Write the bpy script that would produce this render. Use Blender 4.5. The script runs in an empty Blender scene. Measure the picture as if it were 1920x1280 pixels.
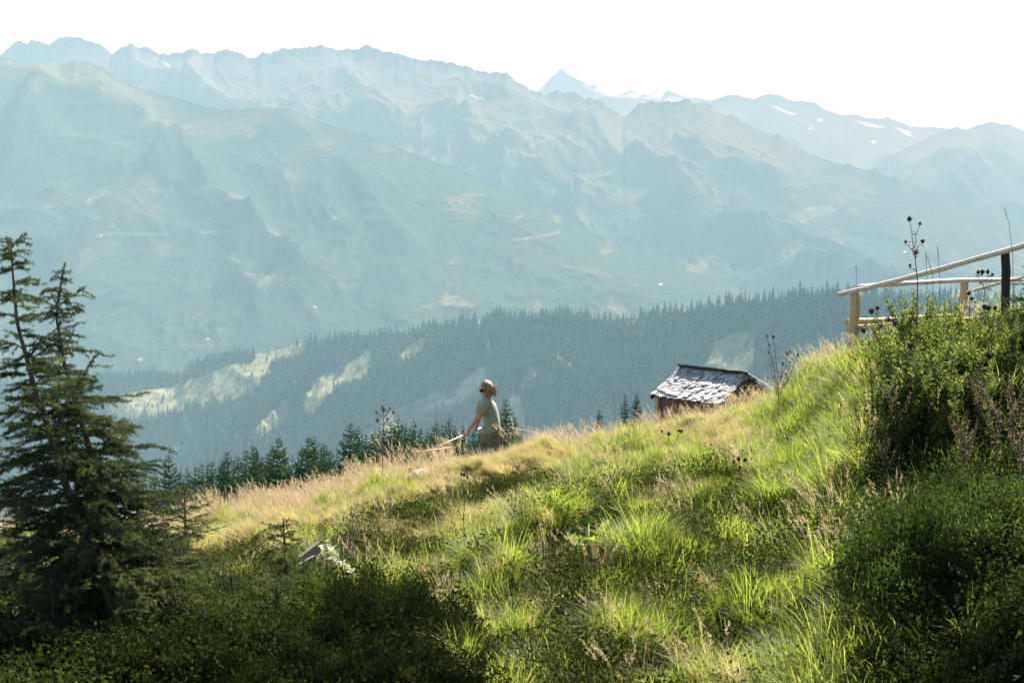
import bpy, math, random
import numpy as np
from mathutils import Vector, Matrix

SC = bpy.context.scene
R_ = math.radians
COL = SC.collection

# ------------------------------------------------------------------ camera
F, PITCH = 2955.0, R_(5.6)            # focal length in pixels of the 1920 wide frame
cam = bpy.data.cameras.new('camera')
cam.sensor_width = 36.0
cam.lens = 36.0 * F / 1920.0
cam.clip_start, cam.clip_end = 0.1, 90000.0
cam.dof.use_dof = False
cam_ob = bpy.data.objects.new('camera', cam)
cam_ob.rotation_euler = (R_(90) - PITCH, 0, 0)
COL.objects.link(cam_ob)
SC.camera = cam_ob

# ------------------------------------------------------------------ light
SUN_AZ, SUN_EL = R_(22), R_(44)       # to the right of the view direction, above the horizon
sun = bpy.data.lights.new('sun', 'SUN')
sun.energy, sun.angle, sun.color = 5.0, R_(0.5), (1.0, 0.97, 0.91)
sun_ob = bpy.data.objects.new('sun', sun)
to_sun = Vector((math.sin(SUN_AZ) * math.cos(SUN_EL), math.cos(SUN_AZ) * math.cos(SUN_EL), math.sin(SUN_EL)))
sun_ob.rotation_euler = to_sun.to_track_quat('Z', 'Y').to_euler()
COL.objects.link(sun_ob)

world = bpy.data.worlds.new('World')
SC.world = world
world.use_nodes = True
wt = world.node_tree
sky = wt.nodes.new('ShaderNodeTexSky')
sky.sky_type = 'NISHITA'
sky.sun_disc = False
sky.sun_elevation, sky.sun_rotation = SUN_EL, SUN_AZ
sky.altitude, sky.air_density, sky.dust_density, sky.ozone_density = 2600, 0.75, 2.2, 1.0
wt.links.new(sky.outputs[0], wt.nodes['Background'].inputs[0])
wt.nodes['Background'].inputs[1].default_value = 0.05

vs = SC.view_settings
vs.view_transform, vs.look, vs.gamma, vs.use_curve_mapping = 'Standard', 'None', 1.0, False
vs.exposure = 2.4
SC.cycles.volume_bounces = 0
SC.cycles.max_bounces = 8
SC.cycles.transparent_max_bounces = 8
HAZE_DENSITY, HAZE_COLOR, HAZE_G = 1.35e-4, (0.48, 0.86, 0.96, 1), -0.35

# ------------------------------------------------------------------ picture -> world
CP, SP = math.cos(PITCH), math.sin(PITCH)

def ray_slope(v):                      # z / y of a point seen at picture row v
    t = (640.0 - np.asarray(v, float)) / F
    return (t * CP - SP) / (CP + t * SP)

def P3(u, v, y):
    """World point(s) seen at pixel (u, v) of the 1920x1280 frame, at forward distance y."""
    u, v, y = np.broadcast_arrays(np.asarray(u, float), np.asarray(v, float), np.asarray(y, float))
    z = y * ray_slope(v)
    x = (u - 960.0) / F * (y * CP - z * SP)
    return np.stack([x, y, z], -1)

def pix(p):
    p = np.asarray(p, float)
    d = p[..., 1] * CP - p[..., 2] * SP
    return 960 + F * p[..., 0] / d, 640 - F * (p[..., 1] * SP + p[..., 2] * CP) / d

def PV(u, v, y):
    return Vector(P3(u, v, y).tolist())

# ------------------------------------------------------------------ noise
def _hash(ix, iy, seed):
    h = (ix.astype(np.int64) * 374761393 + iy.astype(np.int64) * 668265263 + seed * 974634777) & 0x7fffffff
    h = ((h ^ (h >> 13)) * 1274126177) & 0x7fffffff
    return (h ^ (h >> 16)) & 0xffff

def perlin(x, y, seed=0):
    x, y = np.asarray(x, float), np.asarray(y, float)
    x0, y0 = np.floor(x), np.floor(y)
    fx, fy = x - x0, y - y0
    sx, sy = fx * fx * fx * (fx * (fx * 6 - 15) + 10), fy * fy * fy * (fy * (fy * 6 - 15) + 10)
    def g(dx, dy):
        a = _hash(x0 + dx, y0 + dy, seed) / 65536.0 * 2 * np.pi
        return np.cos(a) * (fx - dx) + np.sin(a) * (fy - dy)
    a = g(0, 0) * (1 - sx) + g(1, 0) * sx
    b = g(0, 1) * (1 - sx) + g(1, 1) * sx
    return (a * (1 - sy) + b * sy) * 1.5

def fbm(x, y, octv=4, seed=0, gain=0.5):
    s, a = 0.0, 1.0
    for k in range(octv):
        s = s + a * perlin(x, y, seed + 17 * k)
        x, y, a = np.asarray(x) * 2.03, np.asarray(y) * 2.03, a * gain
    return s

def ridged(x, y, octv=5, seed=0, gain=0.5):
    s, a, w = 0.0, 1.0, 1.0
    for k in range(octv):
        n = 1 - np.abs(perlin(x, y, seed + 31 * k))
        n = n * n
        s = s + a * n * w
        w = np.clip(n * 1.3, 0, 1)
        x, y, a = np.asarray(x) * 2.07, np.asarray(y) * 2.07, a * gain
    return s

def sstep(a, b, x):
    t = np.clip((np.asarray(x, float) - a) / (b - a), 0, 1)
    return t * t * (3 - 2 * t)

def ipl(pts, u):
    p = np.asarray(pts, float)
    return np.interp(u, p[:, 0], p[:, 1])

def in_poly(poly, x, y):
    c = np.zeros(np.shape(x), bool)
    n = len(poly)
    for i in range(n):
        x1, y1 = poly[i]
        x2, y2 = poly[(i + 1) % n]
        if y1 == y2:
            continue
        k = ((y1 > y) != (y2 > y)) & (x < (x2 - x1) * (y - y1) / (y2 - y1) + x1)
        c ^= k
    return c

def line_dist(pts, x, y):
    d = np.full(np.shape(x), 1e9)
    for (ax, ay), (bx, by) in zip(pts[:-1], pts[1:]):
        vx, vy = bx - ax, by - ay
        t = np.clip(((x - ax) * vx + (y - ay) * vy) / (vx * vx + vy * vy + 1e-9), 0, 1)
        d = np.minimum(d, np.hypot(x - ax - t * vx, y - ay - t * vy))
    return d

# ------------------------------------------------------------------ meshes
def mesh_np(name, V, Fc, smooth=False, attrs=None, mats=None, midx=None):
    V = np.ascontiguousarray(V, np.float32).reshape(-1, 3)
    Fc = np.ascontiguousarray(Fc, np.int32)
    me = bpy.data.meshes.new(name)
    k = Fc.shape[1]
    me.vertices.add(len(V))
    me.vertices.foreach_set('co', V.ravel())
    me.loops.add(Fc.size)
    me.loops.foreach_set('vertex_index', Fc.ravel())
    me.polygons.add(len(Fc))
    me.polygons.foreach_set('loop_start', np.arange(0, Fc.size, k, dtype=np.int32))
    me.polygons.foreach_set('use_smooth', np.full(len(Fc), bool(smooth)))
    for m in mats or ():
        me.materials.append(m)
    if midx is not None:
        me.polygons.foreach_set('material_index', np.ascontiguousarray(midx, np.int32))
    for an, (typ, data) in (attrs or {}).items():
        at = me.attributes.new(an, typ, 'POINT')
        d = np.ascontiguousarray(data, np.float32)
        at.data.foreach_set({'FLOAT': 'value', 'FLOAT_COLOR': 'color', 'FLOAT_VECTOR': 'vector'}[typ], d.ravel())
    me.update(calc_edges=True)
    return me

def obj(name, me, parent=None, loc=None):
    o = bpy.data.objects.new(name, me)
    COL.objects.link(o)
    if parent is not None:
        o.parent = parent
    if loc is not None:
        o.location = loc
    return o

def tag(o, label=None, cat=None, group=None, kind=None):
    if label: o['label'] = label
    if cat: o['category'] = cat
    if group: o['group'] = group
    if kind: o['kind'] = kind
    return o

def thing(name, label, cat, loc=(0, 0, 0), group=None):
    return tag(obj(name, None, None, loc), label, cat, group)

def copy_tree(o, parent=None):
    c = o.copy()
    COL.objects.link(c)
    c.parent = parent
    for ch in list(o.children):
        copy_tree(ch, c)
    return c

class MB:
    """Collects triangles and quads (kept as triangles) for one mesh."""
    def __init__(self):
        self.V, self.T, self.A, self.n = [], [], [], 0
    def add(self, V, Fc, tint=0.0):
        V = np.asarray(V, float).reshape(-1, 3)
        Fc = np.asarray(Fc, int)
        if Fc.shape[1] == 4:
            Fc = np.concatenate([Fc[:, [0, 1, 2]], Fc[:, [0, 2, 3]]])
        self.V.append(V); self.T.append(Fc + self.n)
        self.A.append(np.broadcast_to(np.asarray(tint, float), (len(V),)))
        self.n += len(V)
    def mesh(self, name, mat, smooth=False):
        return mesh_np(name, np.concatenate(self.V), np.concatenate(self.T), smooth,
                       {'tint': ('FLOAT', np.concatenate(self.A))}, [mat])
    def box(self, c, sx, sy, sz, M=None, tint=0.0):
        v = np.array([(x, y, z) for x in (-.5, .5) for y in (-.5, .5) for z in (-.5, .5)]) * (sx, sy, sz)
        if M is not None:
            v = v @ np.asarray(M, float).T
        v = v + np.asarray(c, float)
        self.add(v, [(0, 1, 3, 2), (4, 6, 7, 5), (0, 4, 5, 1), (2, 3, 7, 6), (0, 2, 6, 4), (1, 5, 7, 3)], tint)
    def tube(self, pts, rad, sides=6, tint=0.0, cap=True):
        pts = np.asarray(pts, float)
        n = len(pts)
        rad = np.broadcast_to(np.asarray(rad, float), (n,))
        tg = np.gradient(pts, axis=0)
        tg /= np.linalg.norm(tg, axis=1)[:, None] + 1e-9
        ref = np.array([0, 0, 1.0]) if abs(tg[:, 2]).mean() < .8 else np.array([1.0, 0, 0])
        a = np.cross(tg, ref); a /= np.linalg.norm(a, axis=1)[:, None] + 1e-9
        b = np.cross(tg, a)
        th = np.arange(sides) / sides * 2 * np.pi
        ring = pts[:, None] + rad[:, None, None] * (np.cos(th)[None, :, None] * a[:, None] + np.sin(th)[None, :, None] * b[:, None])
        V = ring.reshape(-1, 3)
        i = np.arange(n - 1)[:, None] * sides
        j = np.arange(sides)[None]
        jn = (j + 1) % sides
        q = np.stack([i + j, i + jn, i + sides + jn, i + sides + j], -1).reshape(-1, 4)
        self.add(V, q, tint)
        if cap:
            for s, base in ((0, 0), (1, (n - 1) * sides)):
                fan = np.array([(base, base + k, base + k + 1) if s else (base, base + k + 1, base + k) for k in range(1, sides - 1)])
                self.T.append(fan + self.n - len(V))

# ------------------------------------------------------------------ materials
class Nt:
    def __init__(self, name):
        self.m = bpy.data.materials.new(name)
        self.m.use_nodes = True
        self.t = self.m.node_tree
        self.t.nodes.clear()
        self.out = self.t.nodes.new('ShaderNodeOutputMaterial')
    def n(self, typ, **kw):
        nd = self.t.nodes.new('ShaderNode' + typ)
        for k, v in kw.items():
            if k.startswith('i_'):
                key = k[2:]
                nd.inputs[int(key) if key.isdigit() else key.replace('_', ' ')].default_value = v
            else:
                setattr(nd, k, v)
        return nd
    def l(self, a, b):
        self.t.links.new(a, b)
    def mix(self, fac, a, b, mode='MIX'):
        nd = self.t.nodes.new('ShaderNodeMix')
        nd.data_type, nd.blend_type = 'RGBA', mode
        for s, v in ((nd.inputs[0], fac), (nd.inputs[6], a), (nd.inputs[7], b)):
            if hasattr(v, 'links'):
                self.l(v, s)
            else:
                s.default_value = v if not isinstance(v, tuple) or len(v) == 4 else (*v, 1)
        return nd.outputs[2]
    def math(self, op, a, b=0.0):
        nd = self.t.nodes.new('ShaderNodeMath')
        nd.operation = op
        for s, v in ((nd.inputs[0], a), (nd.inputs[1], b)):
            if hasattr(v, 'links'):
                self.l(v, s)
            else:
                s.default_value = v
        return nd.outputs[0]
    def noise(self, scale, detail=4.0, rough=0.6, coord='Object', stretch=None):
        tc = self.n('TexCoord')
        src = tc.outputs[coord]
        if stretch:
            mp = self.n('Mapping')
            mp.inputs['Scale'].default_value = stretch
            self.l(src, mp.inputs[0])
            src = mp.outputs[0]
        nz = self.n('TexNoise', i_Scale=scale, i_Detail=detail, i_Roughness=rough)
        self.l(src, nz.inputs['Vector'])
        return nz.outputs['Fac']
    def ramp(self, fac, stops):
        nd = self.n('ValToRGB')
        cr = nd.color_ramp
        while len(cr.elements) < len(stops):
            cr.elements.new(0.5)
        for e, (p, c) in zip(cr.elements, stops):
            e.position, e.color = p, (*c, 1)
        self.l(fac, nd.inputs[0])
        return nd.outputs[0]

def leaf_mat(name, stops, trans=0.5, boost=1.6, gloss=0.05, rough=0.35):
    """Thin leaf: diffuse + light coming through + a little gloss; the colour varies leaf by leaf and plant by plant."""
    k = Nt(name)
    at = k.n('Attribute', attribute_name='tint')
    oi = k.n('ObjectInfo')
    f = k.math('ADD', k.math('MULTIPLY', at.outputs['Fac'], 0.75), k.math('MULTIPLY', oi.outputs['Random'], 0.25))
    c = k.ramp(f, stops)
    d = k.n('BsdfDiffuse'); k.l(c, d.inputs[0])
    tr = k.n('BsdfTranslucent')
    tc = k.mix(1.0, c, (boost, boost * 1.02, boost * 0.72, 1), 'MULTIPLY')
    k.l(tc, tr.inputs[0])
    ms = k.n('MixShader', i_0=trans)
    k.l(d.outputs[0], ms.inputs[1]); k.l(tr.outputs[0], ms.inputs[2])
    g = k.n('BsdfGlossy', i_Roughness=rough)
    g.inputs[0].default_value = (1, 1, 1, 1)
    m2 = k.n('MixShader', i_0=gloss)
    k.l(ms.outputs[0], m2.inputs[1]); k.l(g.outputs[0], m2.inputs[2])
    k.l(m2.outputs[0], k.out.inputs[0])
    return k.m

def solid_mat(name, stops, scale=20.0, rough=0.8, stretch=None, bump=0.0, detail=5.0, spec=0.3, tint=0.0):
    k = Nt(name)
    fac = k.noise(scale, detail, 0.65, 'Object', stretch)
    f0 = fac
    if tint:
        at = k.n('Attribute', attribute_name='tint')
        f0 = k.math('ADD', k.math('MULTIPLY', fac, 1 - tint), k.math('MULTIPLY', at.outputs['Fac'], tint))
    c = k.ramp(f0, stops)
    b = k.n('BsdfPrincipled')
    k.l(c, b.inputs['Base Color'])
    b.inputs['Roughness'].default_value = rough
    b.inputs['Specular IOR Level'].default_value = spec
    if bump:
        bp = k.n('Bump', i_Strength=bump, i_Distance=0.01)
        k.l(fac, bp.inputs['Height'])
        k.l(bp.outputs[0], b.inputs['Normal'])
    k.l(b.outputs[0], k.out.inputs[0])
    return k.m

def cover_mat(name, scale, vary=0.5, bump_d=0.0, bump_scale=1.0):
    """Land cover: colour from the mesh's cover attribute, broken up by noise."""
    k = Nt(name)
    at = k.n('Attribute', attribute_name='cover')
    n1 = k.noise(scale, 6.0, 0.7)
    f = k.ramp(n1, [(0.3, (1 - vary,) * 3), (0.7, (1 + vary * 0.6,) * 3)])
    c = k.mix(1.0, at.outputs['Color'], f, 'MULTIPLY')
    b = k.n('BsdfDiffuse')
    k.l(c, b.inputs[0])
    if bump_d:
        nb = k.noise(bump_scale, 6.0, 0.65)
        bp = k.n('Bump', i_Strength=1.0, i_Distance=bump_d)
        k.l(nb, bp.inputs['Height']); k.l(bp.outputs[0], b.inputs['Normal'])
    k.l(b.outputs[0], k.out.inputs[0])
    return k.m
# ================================================================== far terrain
Z_VALLEY = -600.0

def grid_faces(nr, nc):
    i = np.arange(nr - 1)[:, None] * nc
    j = np.arange(nc - 1)[None]
    return np.stack([i + j, i + j + 1, i + nc + j + 1, i + nc + j], -1).reshape(-1, 4)

FOREST, ALP, ROCK, SNOW, MEADOW, TRACK = map(np.array, (
    (.030, .050, .030), (.088, .096, .054), (.098, .098, .088), (.45, .47, .50), (.13, .15, .08), (.36, .33, .27)))  # rock tone darkened to carry the shadow side of the crests
MTN = {}

def mountain(name, label, sil, Rp, L, zfoot, amp, lam, seed, u0, u1, du=3.0, rows=150, jag=1.6, spurs=(), meadows=(),
             bare=(), tracks=(), snow=(), treeline=250.0, rock=700.0, prof=0.85, mat=None, dens=0.5):
    u = np.arange(u0, u1 + du, du)
    s = ipl(sil, u)
    crag = jag * fbm(u / 22.0, u * 0 + seed, 4, seed) + 0.6 * jag * np.abs(fbm(u / 6.0, u * 0 + 3.3, 2, seed + 5))
    s = s + .6 * jag
    kr = np.exp(-(np.arange(-150, 151) * du / 190.0) ** 2); kr /= kr.sum()
    Rr = np.convolve(np.pad(ipl(Rp, u), 150, mode='edge'), kr, 'valid')
    kr = np.exp(-(np.arange(-90, 91) * du / 75.0) ** 2); kr /= kr.sum()
    soft = np.convolve(np.pad(s, 90, mode='edge'), kr, 'valid') - s     # broad shape of the flank below the crags
    soft = np.maximum(soft, -18)
    top = P3(u, s, Rr)
    w = np.concatenate([-np.linspace(.45, .02, 8), np.linspace(0, 1, rows) ** 1.15])
    W, U = np.meshgrid(w, u, indexing='ij')
    y = Rr[None] - L * W
    zr = top[:, 2][None]
    drop = zr - zfoot
    base = zr - drop * np.where(W >= 0, np.clip(W, 0, 1) ** prof, np.abs(W) * 0.9)
    base = base - (soft * Rr / F)[None] * (1 - np.exp(-np.abs(W) * 7)) * np.clip(1 - np.abs(W), 0, 1)
    depth = y * CP - base * SP
    x = (U - 960.0) / F * depth
    x = np.where(W < 0, top[:, 0][None], x)
    fall = np.clip(zr - base, 0, None)
    a = np.minimum(0.38 * fall, amp * .8) * sstep(0, 1, (1 - W) * 4 + 0.15)
    n = ridged(x / lam + 0.25 * fbm(x / lam, y / lam, 2, seed + 3), y / (lam * 1.9), 7, seed, .54) - 1.1
    z = base + np.where(W > 0, a * n, 0) + (crag * Rr / F)[None] * np.exp(-np.abs(W) * 42)
    _, V0 = pix(np.stack([x, y, base], -1))
    for pts, h, wd in spurs:
        d = line_dist(pts, U, V0)
        z = z + np.where(W > 0, np.minimum(h * .6, fall * 0.35) * np.exp(-(d / (wd * 1.5)) ** 1.3), 0)
    p = np.stack([x, y, z], -1)
    pu, pv = pix(p)
    # land cover
    n1, n2 = fbm(x / 420, y / 420, 4, seed + 7), fbm(x / 130, y / 260, 4, seed + 9)
    slope = np.hypot(*np.gradient(z)) 
    fo = sstep(treeline + 90, treeline - 90, z + 170 * n1 + 60 * n2)
    fo = fo * sstep(dens + .25, dens - .15, n2 * .8 + 0.3 * n1)
    rk = sstep(rock - 140, rock + 140, z + 200 * n2)
    c = ALP + (ROCK - ALP) * rk[..., None]
    c = c + (FOREST - c) * fo[..., None]
    for poly, kind in meadows:
        jx, jy = pu + 9 * n2, pv + 5 * n1
        c = c + np.where(in_poly(poly, jx, jy)[..., None], .55, 0) * sstep(-1.0, .4, n2 + .6 * n1)[..., None] * (kind - c)
    for poly in snow:
        c = np.where(in_poly(poly, pu + 3 * n2, pv + 2 * n1)[..., None], SNOW, c)
    for pts, wd in tracks:
        c = c + .30 * np.exp(-(line_dist(pts, pu, pv) / (wd * 1.25)) ** 2)[..., None] * (TRACK - c)
    c4 = np.concatenate([c, np.ones(c.shape[:2] + (1,))], -1)
    me = mesh_np(name, p, grid_faces(len(w), len(u))[:, ::-1], True, {'cover': ('FLOAT_COLOR', c4.reshape(-1, 4))}, [mat])
    o = tag(obj(name, me), label, 'mountain', kind='structure')
    MTN[label] = (p.reshape(-1, 3), pu.ravel(), pv.ravel())
    return o

def on_mountain(label, u, v):
    p, pu, pv = MTN[label]
    d = np.hypot(pu - u, pv - v) + p[:, 1] * 1e-4
    return p[np.argmin(d)]

mm = cover_mat('far_mountain_cover', 0.05, 0.8, 9.0, 0.018)

L5 = 'pale snowy pyramid peak far behind the range, almost lost in haze'
mountain('mountain', L5,
    [(960, 215), (985, 185), (997, 167), (1008, 170), (1017, 162), (1030, 147), (1040, 140), (1053, 127), (1063, 138), (1083, 148), (1100, 157),
     (1107, 162), (1113, 158), (1123, 168), (1140, 172), (1160, 177), (1170, 173), (1183, 168), (1197, 180), (1207, 176), (1240, 183),
     (1250, 168), (1263, 173), (1280, 180), (1330, 188), (1420, 210)],
    [(900, 14400), (1500, 14400)], 1500, 0, 260, 1500, 11, 955, 1425, 2.5, 90, 1.0, treeline=-900, rock=300,
    snow=[[(1085, 160), (1100, 156), (1125, 168), (1180, 172), (1200, 182), (1290, 181), (1330, 192), (1200, 192), (1130, 178)],
          [(1000, 178), (1012, 160), (1022, 158), (1018, 176)]], mat=mm)
L6 = 'low pale ridge seen in the notch behind the main range'
mountain('mountain', L6, [(1070, 215), (1110, 188), (1130, 179), (1160, 182), (1190, 184), (1225, 184), (1250, 190), (1300, 210)],
    [(1000, 12500), (1400, 12500)], 2500, -200, 160, 1300, 23, 1068, 1302, 3, 70, 1.2, treeline=-300, rock=400, mat=mm)
L3 = 'pale rocky range with snow patches at the right of the pyramid peak'
mountain('mountain', L3,
    [(1180, 240), (1240, 215), (1300, 197), (1330, 190), (1363, 178), (1380, 177), (1397, 183), (1413, 185), (1430, 178), (1443, 176), (1462, 177),
     (1477, 187), (1527, 192), (1547, 205), (1583, 217), (1600, 213), (1613, 217), (1623, 221), (1640, 220), (1650, 224), (1663, 220),
     (1680, 225), (1707, 237), (1763, 239), (1790, 243), (1807, 243), (1830, 235), (1855, 229), (1890, 233), (1920, 245), (2050, 262), (2200, 255)],
    [(1100, 12200), (2300, 12000)], 3400, -560, 240, 1300, 37, 1175, 2200, 3, 150, 1.6, treeline=100, rock=500,
    snow=[[(1445, 198), (1460, 200), (1475, 207), (1492, 212), (1485, 215), (1462, 208)], [(1605, 226), (1630, 231), (1658, 238), (1650, 240), (1618, 233)],
          [(1525, 224), (1545, 222), (1540, 228)], [(1515, 240), (1522, 232), (1526, 244)], [(1630, 268), (1640, 264), (1638, 272)],
          [(1680, 240), (1700, 244), (1712, 256), (1695, 252)]],
    meadows=[([(1690, 300), (1760, 270), (1700, 330)], ROCK)], mat=mm)
L4 = 'double peaked dark mountain behind the wooden rail'
mountain('mountain', L4,
    [(1540, 420), (1600, 350), (1640, 312), (1690, 282), (1715, 270), (1740, 258), (1770, 246), (1795, 237), (1808, 243), (1827, 253), (1835, 253),
     (1848, 246), (1858, 240), (1875, 250), (1890, 257), (1920, 268), (1990, 300), (2080, 330), (2200, 340)],
    [(1500, 10600), (2300, 10600)], 3400, -600, 240, 1100, 41, 1540, 2200, 3, 150, 1.4,
    spurs=[([(1795, 237), (1780, 300), (1740, 380), (1700, 430)], 160, 22), ([(1858, 240), (1850, 300), (1810, 380), (1800, 420)], 160, 22)],
    treeline=180, rock=480, mat=mm)
L2 = 'long jagged mountain range along the skyline, grey green in haze'
mountain('mountain', L2,
    [(-260, 90), (-120, 120), (-40, 110), (5, 100), (20, 82), (35, 75), (50, 80), (58, 73), (75, 80), (90, 80), (110, 70), (135, 66), (165, 73), (190, 85), (210, 97), (225, 88),
     (245, 81), (275, 90), (295, 98), (340, 98), (362, 90), (380, 97), (403, 98), (410, 91), (432, 92), (455, 102), (480, 107), (490, 100),
     (515, 95), (530, 90), (545, 90), (600, 83), (610, 83), (635, 93), (640, 92), (660, 92), (680, 82), (692, 84), (710, 90), (740, 100),
     (748, 98), (770, 108), (795, 111), (810, 109), (850, 118), (868, 123), (880, 122), (905, 132), (940, 135), (950, 135), (965, 150),
     (975, 155), (1000, 170), (1020, 173), (1050, 171), (1075, 171), (1095, 180), (1120, 184), (1140, 200), (1155, 211), (1167, 218), (1185, 205),
     (1203, 192), (1240, 189), (1280, 187), (1315, 190), (1340, 203), (1360, 213), (1370, 213), (1410, 235), (1450, 252), (1485, 265),
     (1510, 283), (1530, 292), (1560, 300), (1600, 310), (1660, 325), (1700, 342), (1760, 362), (1810, 385), (1860, 398), (1920, 430), (2050, 480), (2200, 520)],
    [(-300, 9400), (600, 9200), (1170, 8700), (1500, 8200), (2200, 7800)], 2650, -600, 260, 1150, 53, -260, 2200, 2.4, 260, 5.0,
    spurs=[([(330, 150), (345, 146), (380, 180), (420, 205)], 200, 18), ([(870, 170), (930, 190), (1010, 215), (1080, 240)], 120, 16),
           ([(860, 260), (900, 300), (960, 340)], 180, 22), ([(1110, 255), (1080, 290), (1000, 330), (950, 350)], 200, 20),
           ([(1110, 255), (1150, 300), (1230, 360), (1290, 400)], 170, 16), ([(1200, 192), (1170, 260), (1210, 330), (1270, 390)], 150, 20),
           ([(1340, 205), (1350, 270), (1420, 320), (1480, 360)], 170, 20), ([(640, 95), (650, 160), (700, 220)], 180, 22),
           ([(250, 82), (260, 130), (300, 150)], 150, 16)],
    meadows=[([(1280, 470), (1330, 462), (1390, 470), (1400, 482), (1320, 480)], MEADOW), ([(1290, 500), (1360, 495), (1440, 508), (1430, 515), (1300, 512)], MEADOW),
             ([(1170, 340), (1220, 375), (1290, 405), (1270, 402), (1200, 372)], MEADOW), ([(1430, 430), (1500, 395), (1560, 385), (1570, 400), (1480, 430), (1430, 445)], MEADOW),
             ([(1440, 480), (1520, 465), (1560, 480), (1480, 495)], MEADOW), ([(1480, 330), (1510, 325), (1530, 345), (1500, 358)], ALP)],
    tracks=[([(928, 280), (934, 300), (940, 325), (950, 345)], 1.2), ([(703, 215), (700, 240)], 1.2)],
    snow=[[(285, 107), (297, 112), (325, 128), (318, 126)], [(880, 176), (905, 184), (912, 190), (890, 183)]],
    treeline=60, rock=560, mat=mm)
L1 = 'broad blue green mountain shoulder with forest clearings at the left'
mountain('mountain', L1,
    [(-260, 150), (-120, 120), (0, 106), (13, 108), (50, 118), (65, 120), (95, 116), (115, 118), (143, 112), (165, 117), (190, 124), (200, 133), (250, 160), (280, 171),
     (325, 182), (360, 192), (385, 200), (420, 207), (440, 204), (505, 201), (535, 202), (570, 216), (640, 242), (690, 253), (740, 275),
     (800, 298), (850, 312), (900, 335), (950, 355), (1000, 375), (1050, 405), (1110, 435), (1180, 460), (1250, 490), (1310, 515), (1400, 548), (1500, 590), (1600, 640)],
    [(-300, 7000), (150, 6900), (640, 6500), (1100, 6000), (1600, 5400)], 2500, -600, 75, 800, 71, -260, 1600, 2.6, 260, 1.0,
    spurs=[([(143, 112), (200, 160), (260, 210), (330, 300), (390, 385), (470, 430), (560, 530)], 170, 26),
           ([(60, 118), (80, 190), (20, 290)], 120, 22), ([(100, 130), (60, 200), (20, 260)], 90, 16),
           ([(520, 202), (600, 290), (700, 400), (760, 470)], 110, 26), ([(300, 330), (240, 400), (150, 470), (110, 500)], 110, 22),
           ([(800, 300), (900, 380), (1000, 450), (1120, 520)], 110, 24), ([(470, 430), (430, 500), (480, 560)], 90, 18)],
    meadows=[([(250, 235), (330, 215), (420, 260), (330, 250)], ALP), ([(40, 150), (95, 130), (130, 125), (60, 190), (20, 210)], ALP),
             ([(120, 420), (180, 375), (260, 340), (300, 320), (340, 330), (400, 380), (300, 400), (200, 430)], ALP * .8),
             ([(540, 300), (570, 265), (650, 240), (720, 265), (640, 268), (600, 285)], ALP), ([(380, 500), (420, 465), (480, 480), (540, 530), (460, 545), (400, 520)], ALP),
             ([(830, 365), (880, 375), (960, 420), (1060, 470), (1160, 520), (1080, 510), (960, 460), (860, 410)], ALP),
             ([(510, 430), (545, 455), (600, 495), (570, 490), (530, 460)], ALP), ([(370, 640), (395, 635), (410, 640), (400, 655), (375, 658)], MEADOW),
             ([(-60, 655), (0, 650), (40, 655), (30, 668), (-60, 668)], MEADOW), ([(620, 515), (650, 530), (670, 548), (640, 540)], ALP),
             ([(50, 370), (120, 330), (150, 345), (90, 390)], ALP * .8), ([(120, 490), (190, 450), (230, 460), (150, 510)], ALP * .8)],
    tracks=[([(478, 412), (474, 424), (440, 432), (380, 436)], 1.4), ([(960, 450), (1000, 446), (1030, 440), (1050, 436)], 1.4), ([(270, 355), (340, 356), (400, 352)], 0.9),
            ([(965, 412), (980, 405)], 1.2), ([(180, 443), (195, 438), (330, 440)], 1.0), ([(390, 498), (450, 512), (560, 525)], 1.0)],
    treeline=330, rock=780, mat=mm, dens=.55)

# valley floor: one sheet out to the foot of everything
gx = np.array([-16000, -6000, 0, 6000, 16000.]); gy = np.array([-150, 400, 1500, 5000, 12000, 25000.])
GY, GX = np.meshgrid(gy, gx, indexing='ij')
k = Nt('valley_meadow')
c = k.ramp(k.noise(0.006, 5), [(.4, (.035, .055, .03)), (.6, (.13, .16, .06))])
b = k.n('BsdfDiffuse'); k.l(c, b.inputs[0]); k.l(b.outputs[0], k.out.inputs[0])
tag(obj('valley_ground', mesh_np('valley_ground', np.stack([GX, GY, GX * 0 + Z_VALLEY - 8], -1), grid_faces(6, 5), False, None, [k.m])),
    'flat valley floor of meadow and forest below the mountains', 'ground', kind='structure')

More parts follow.
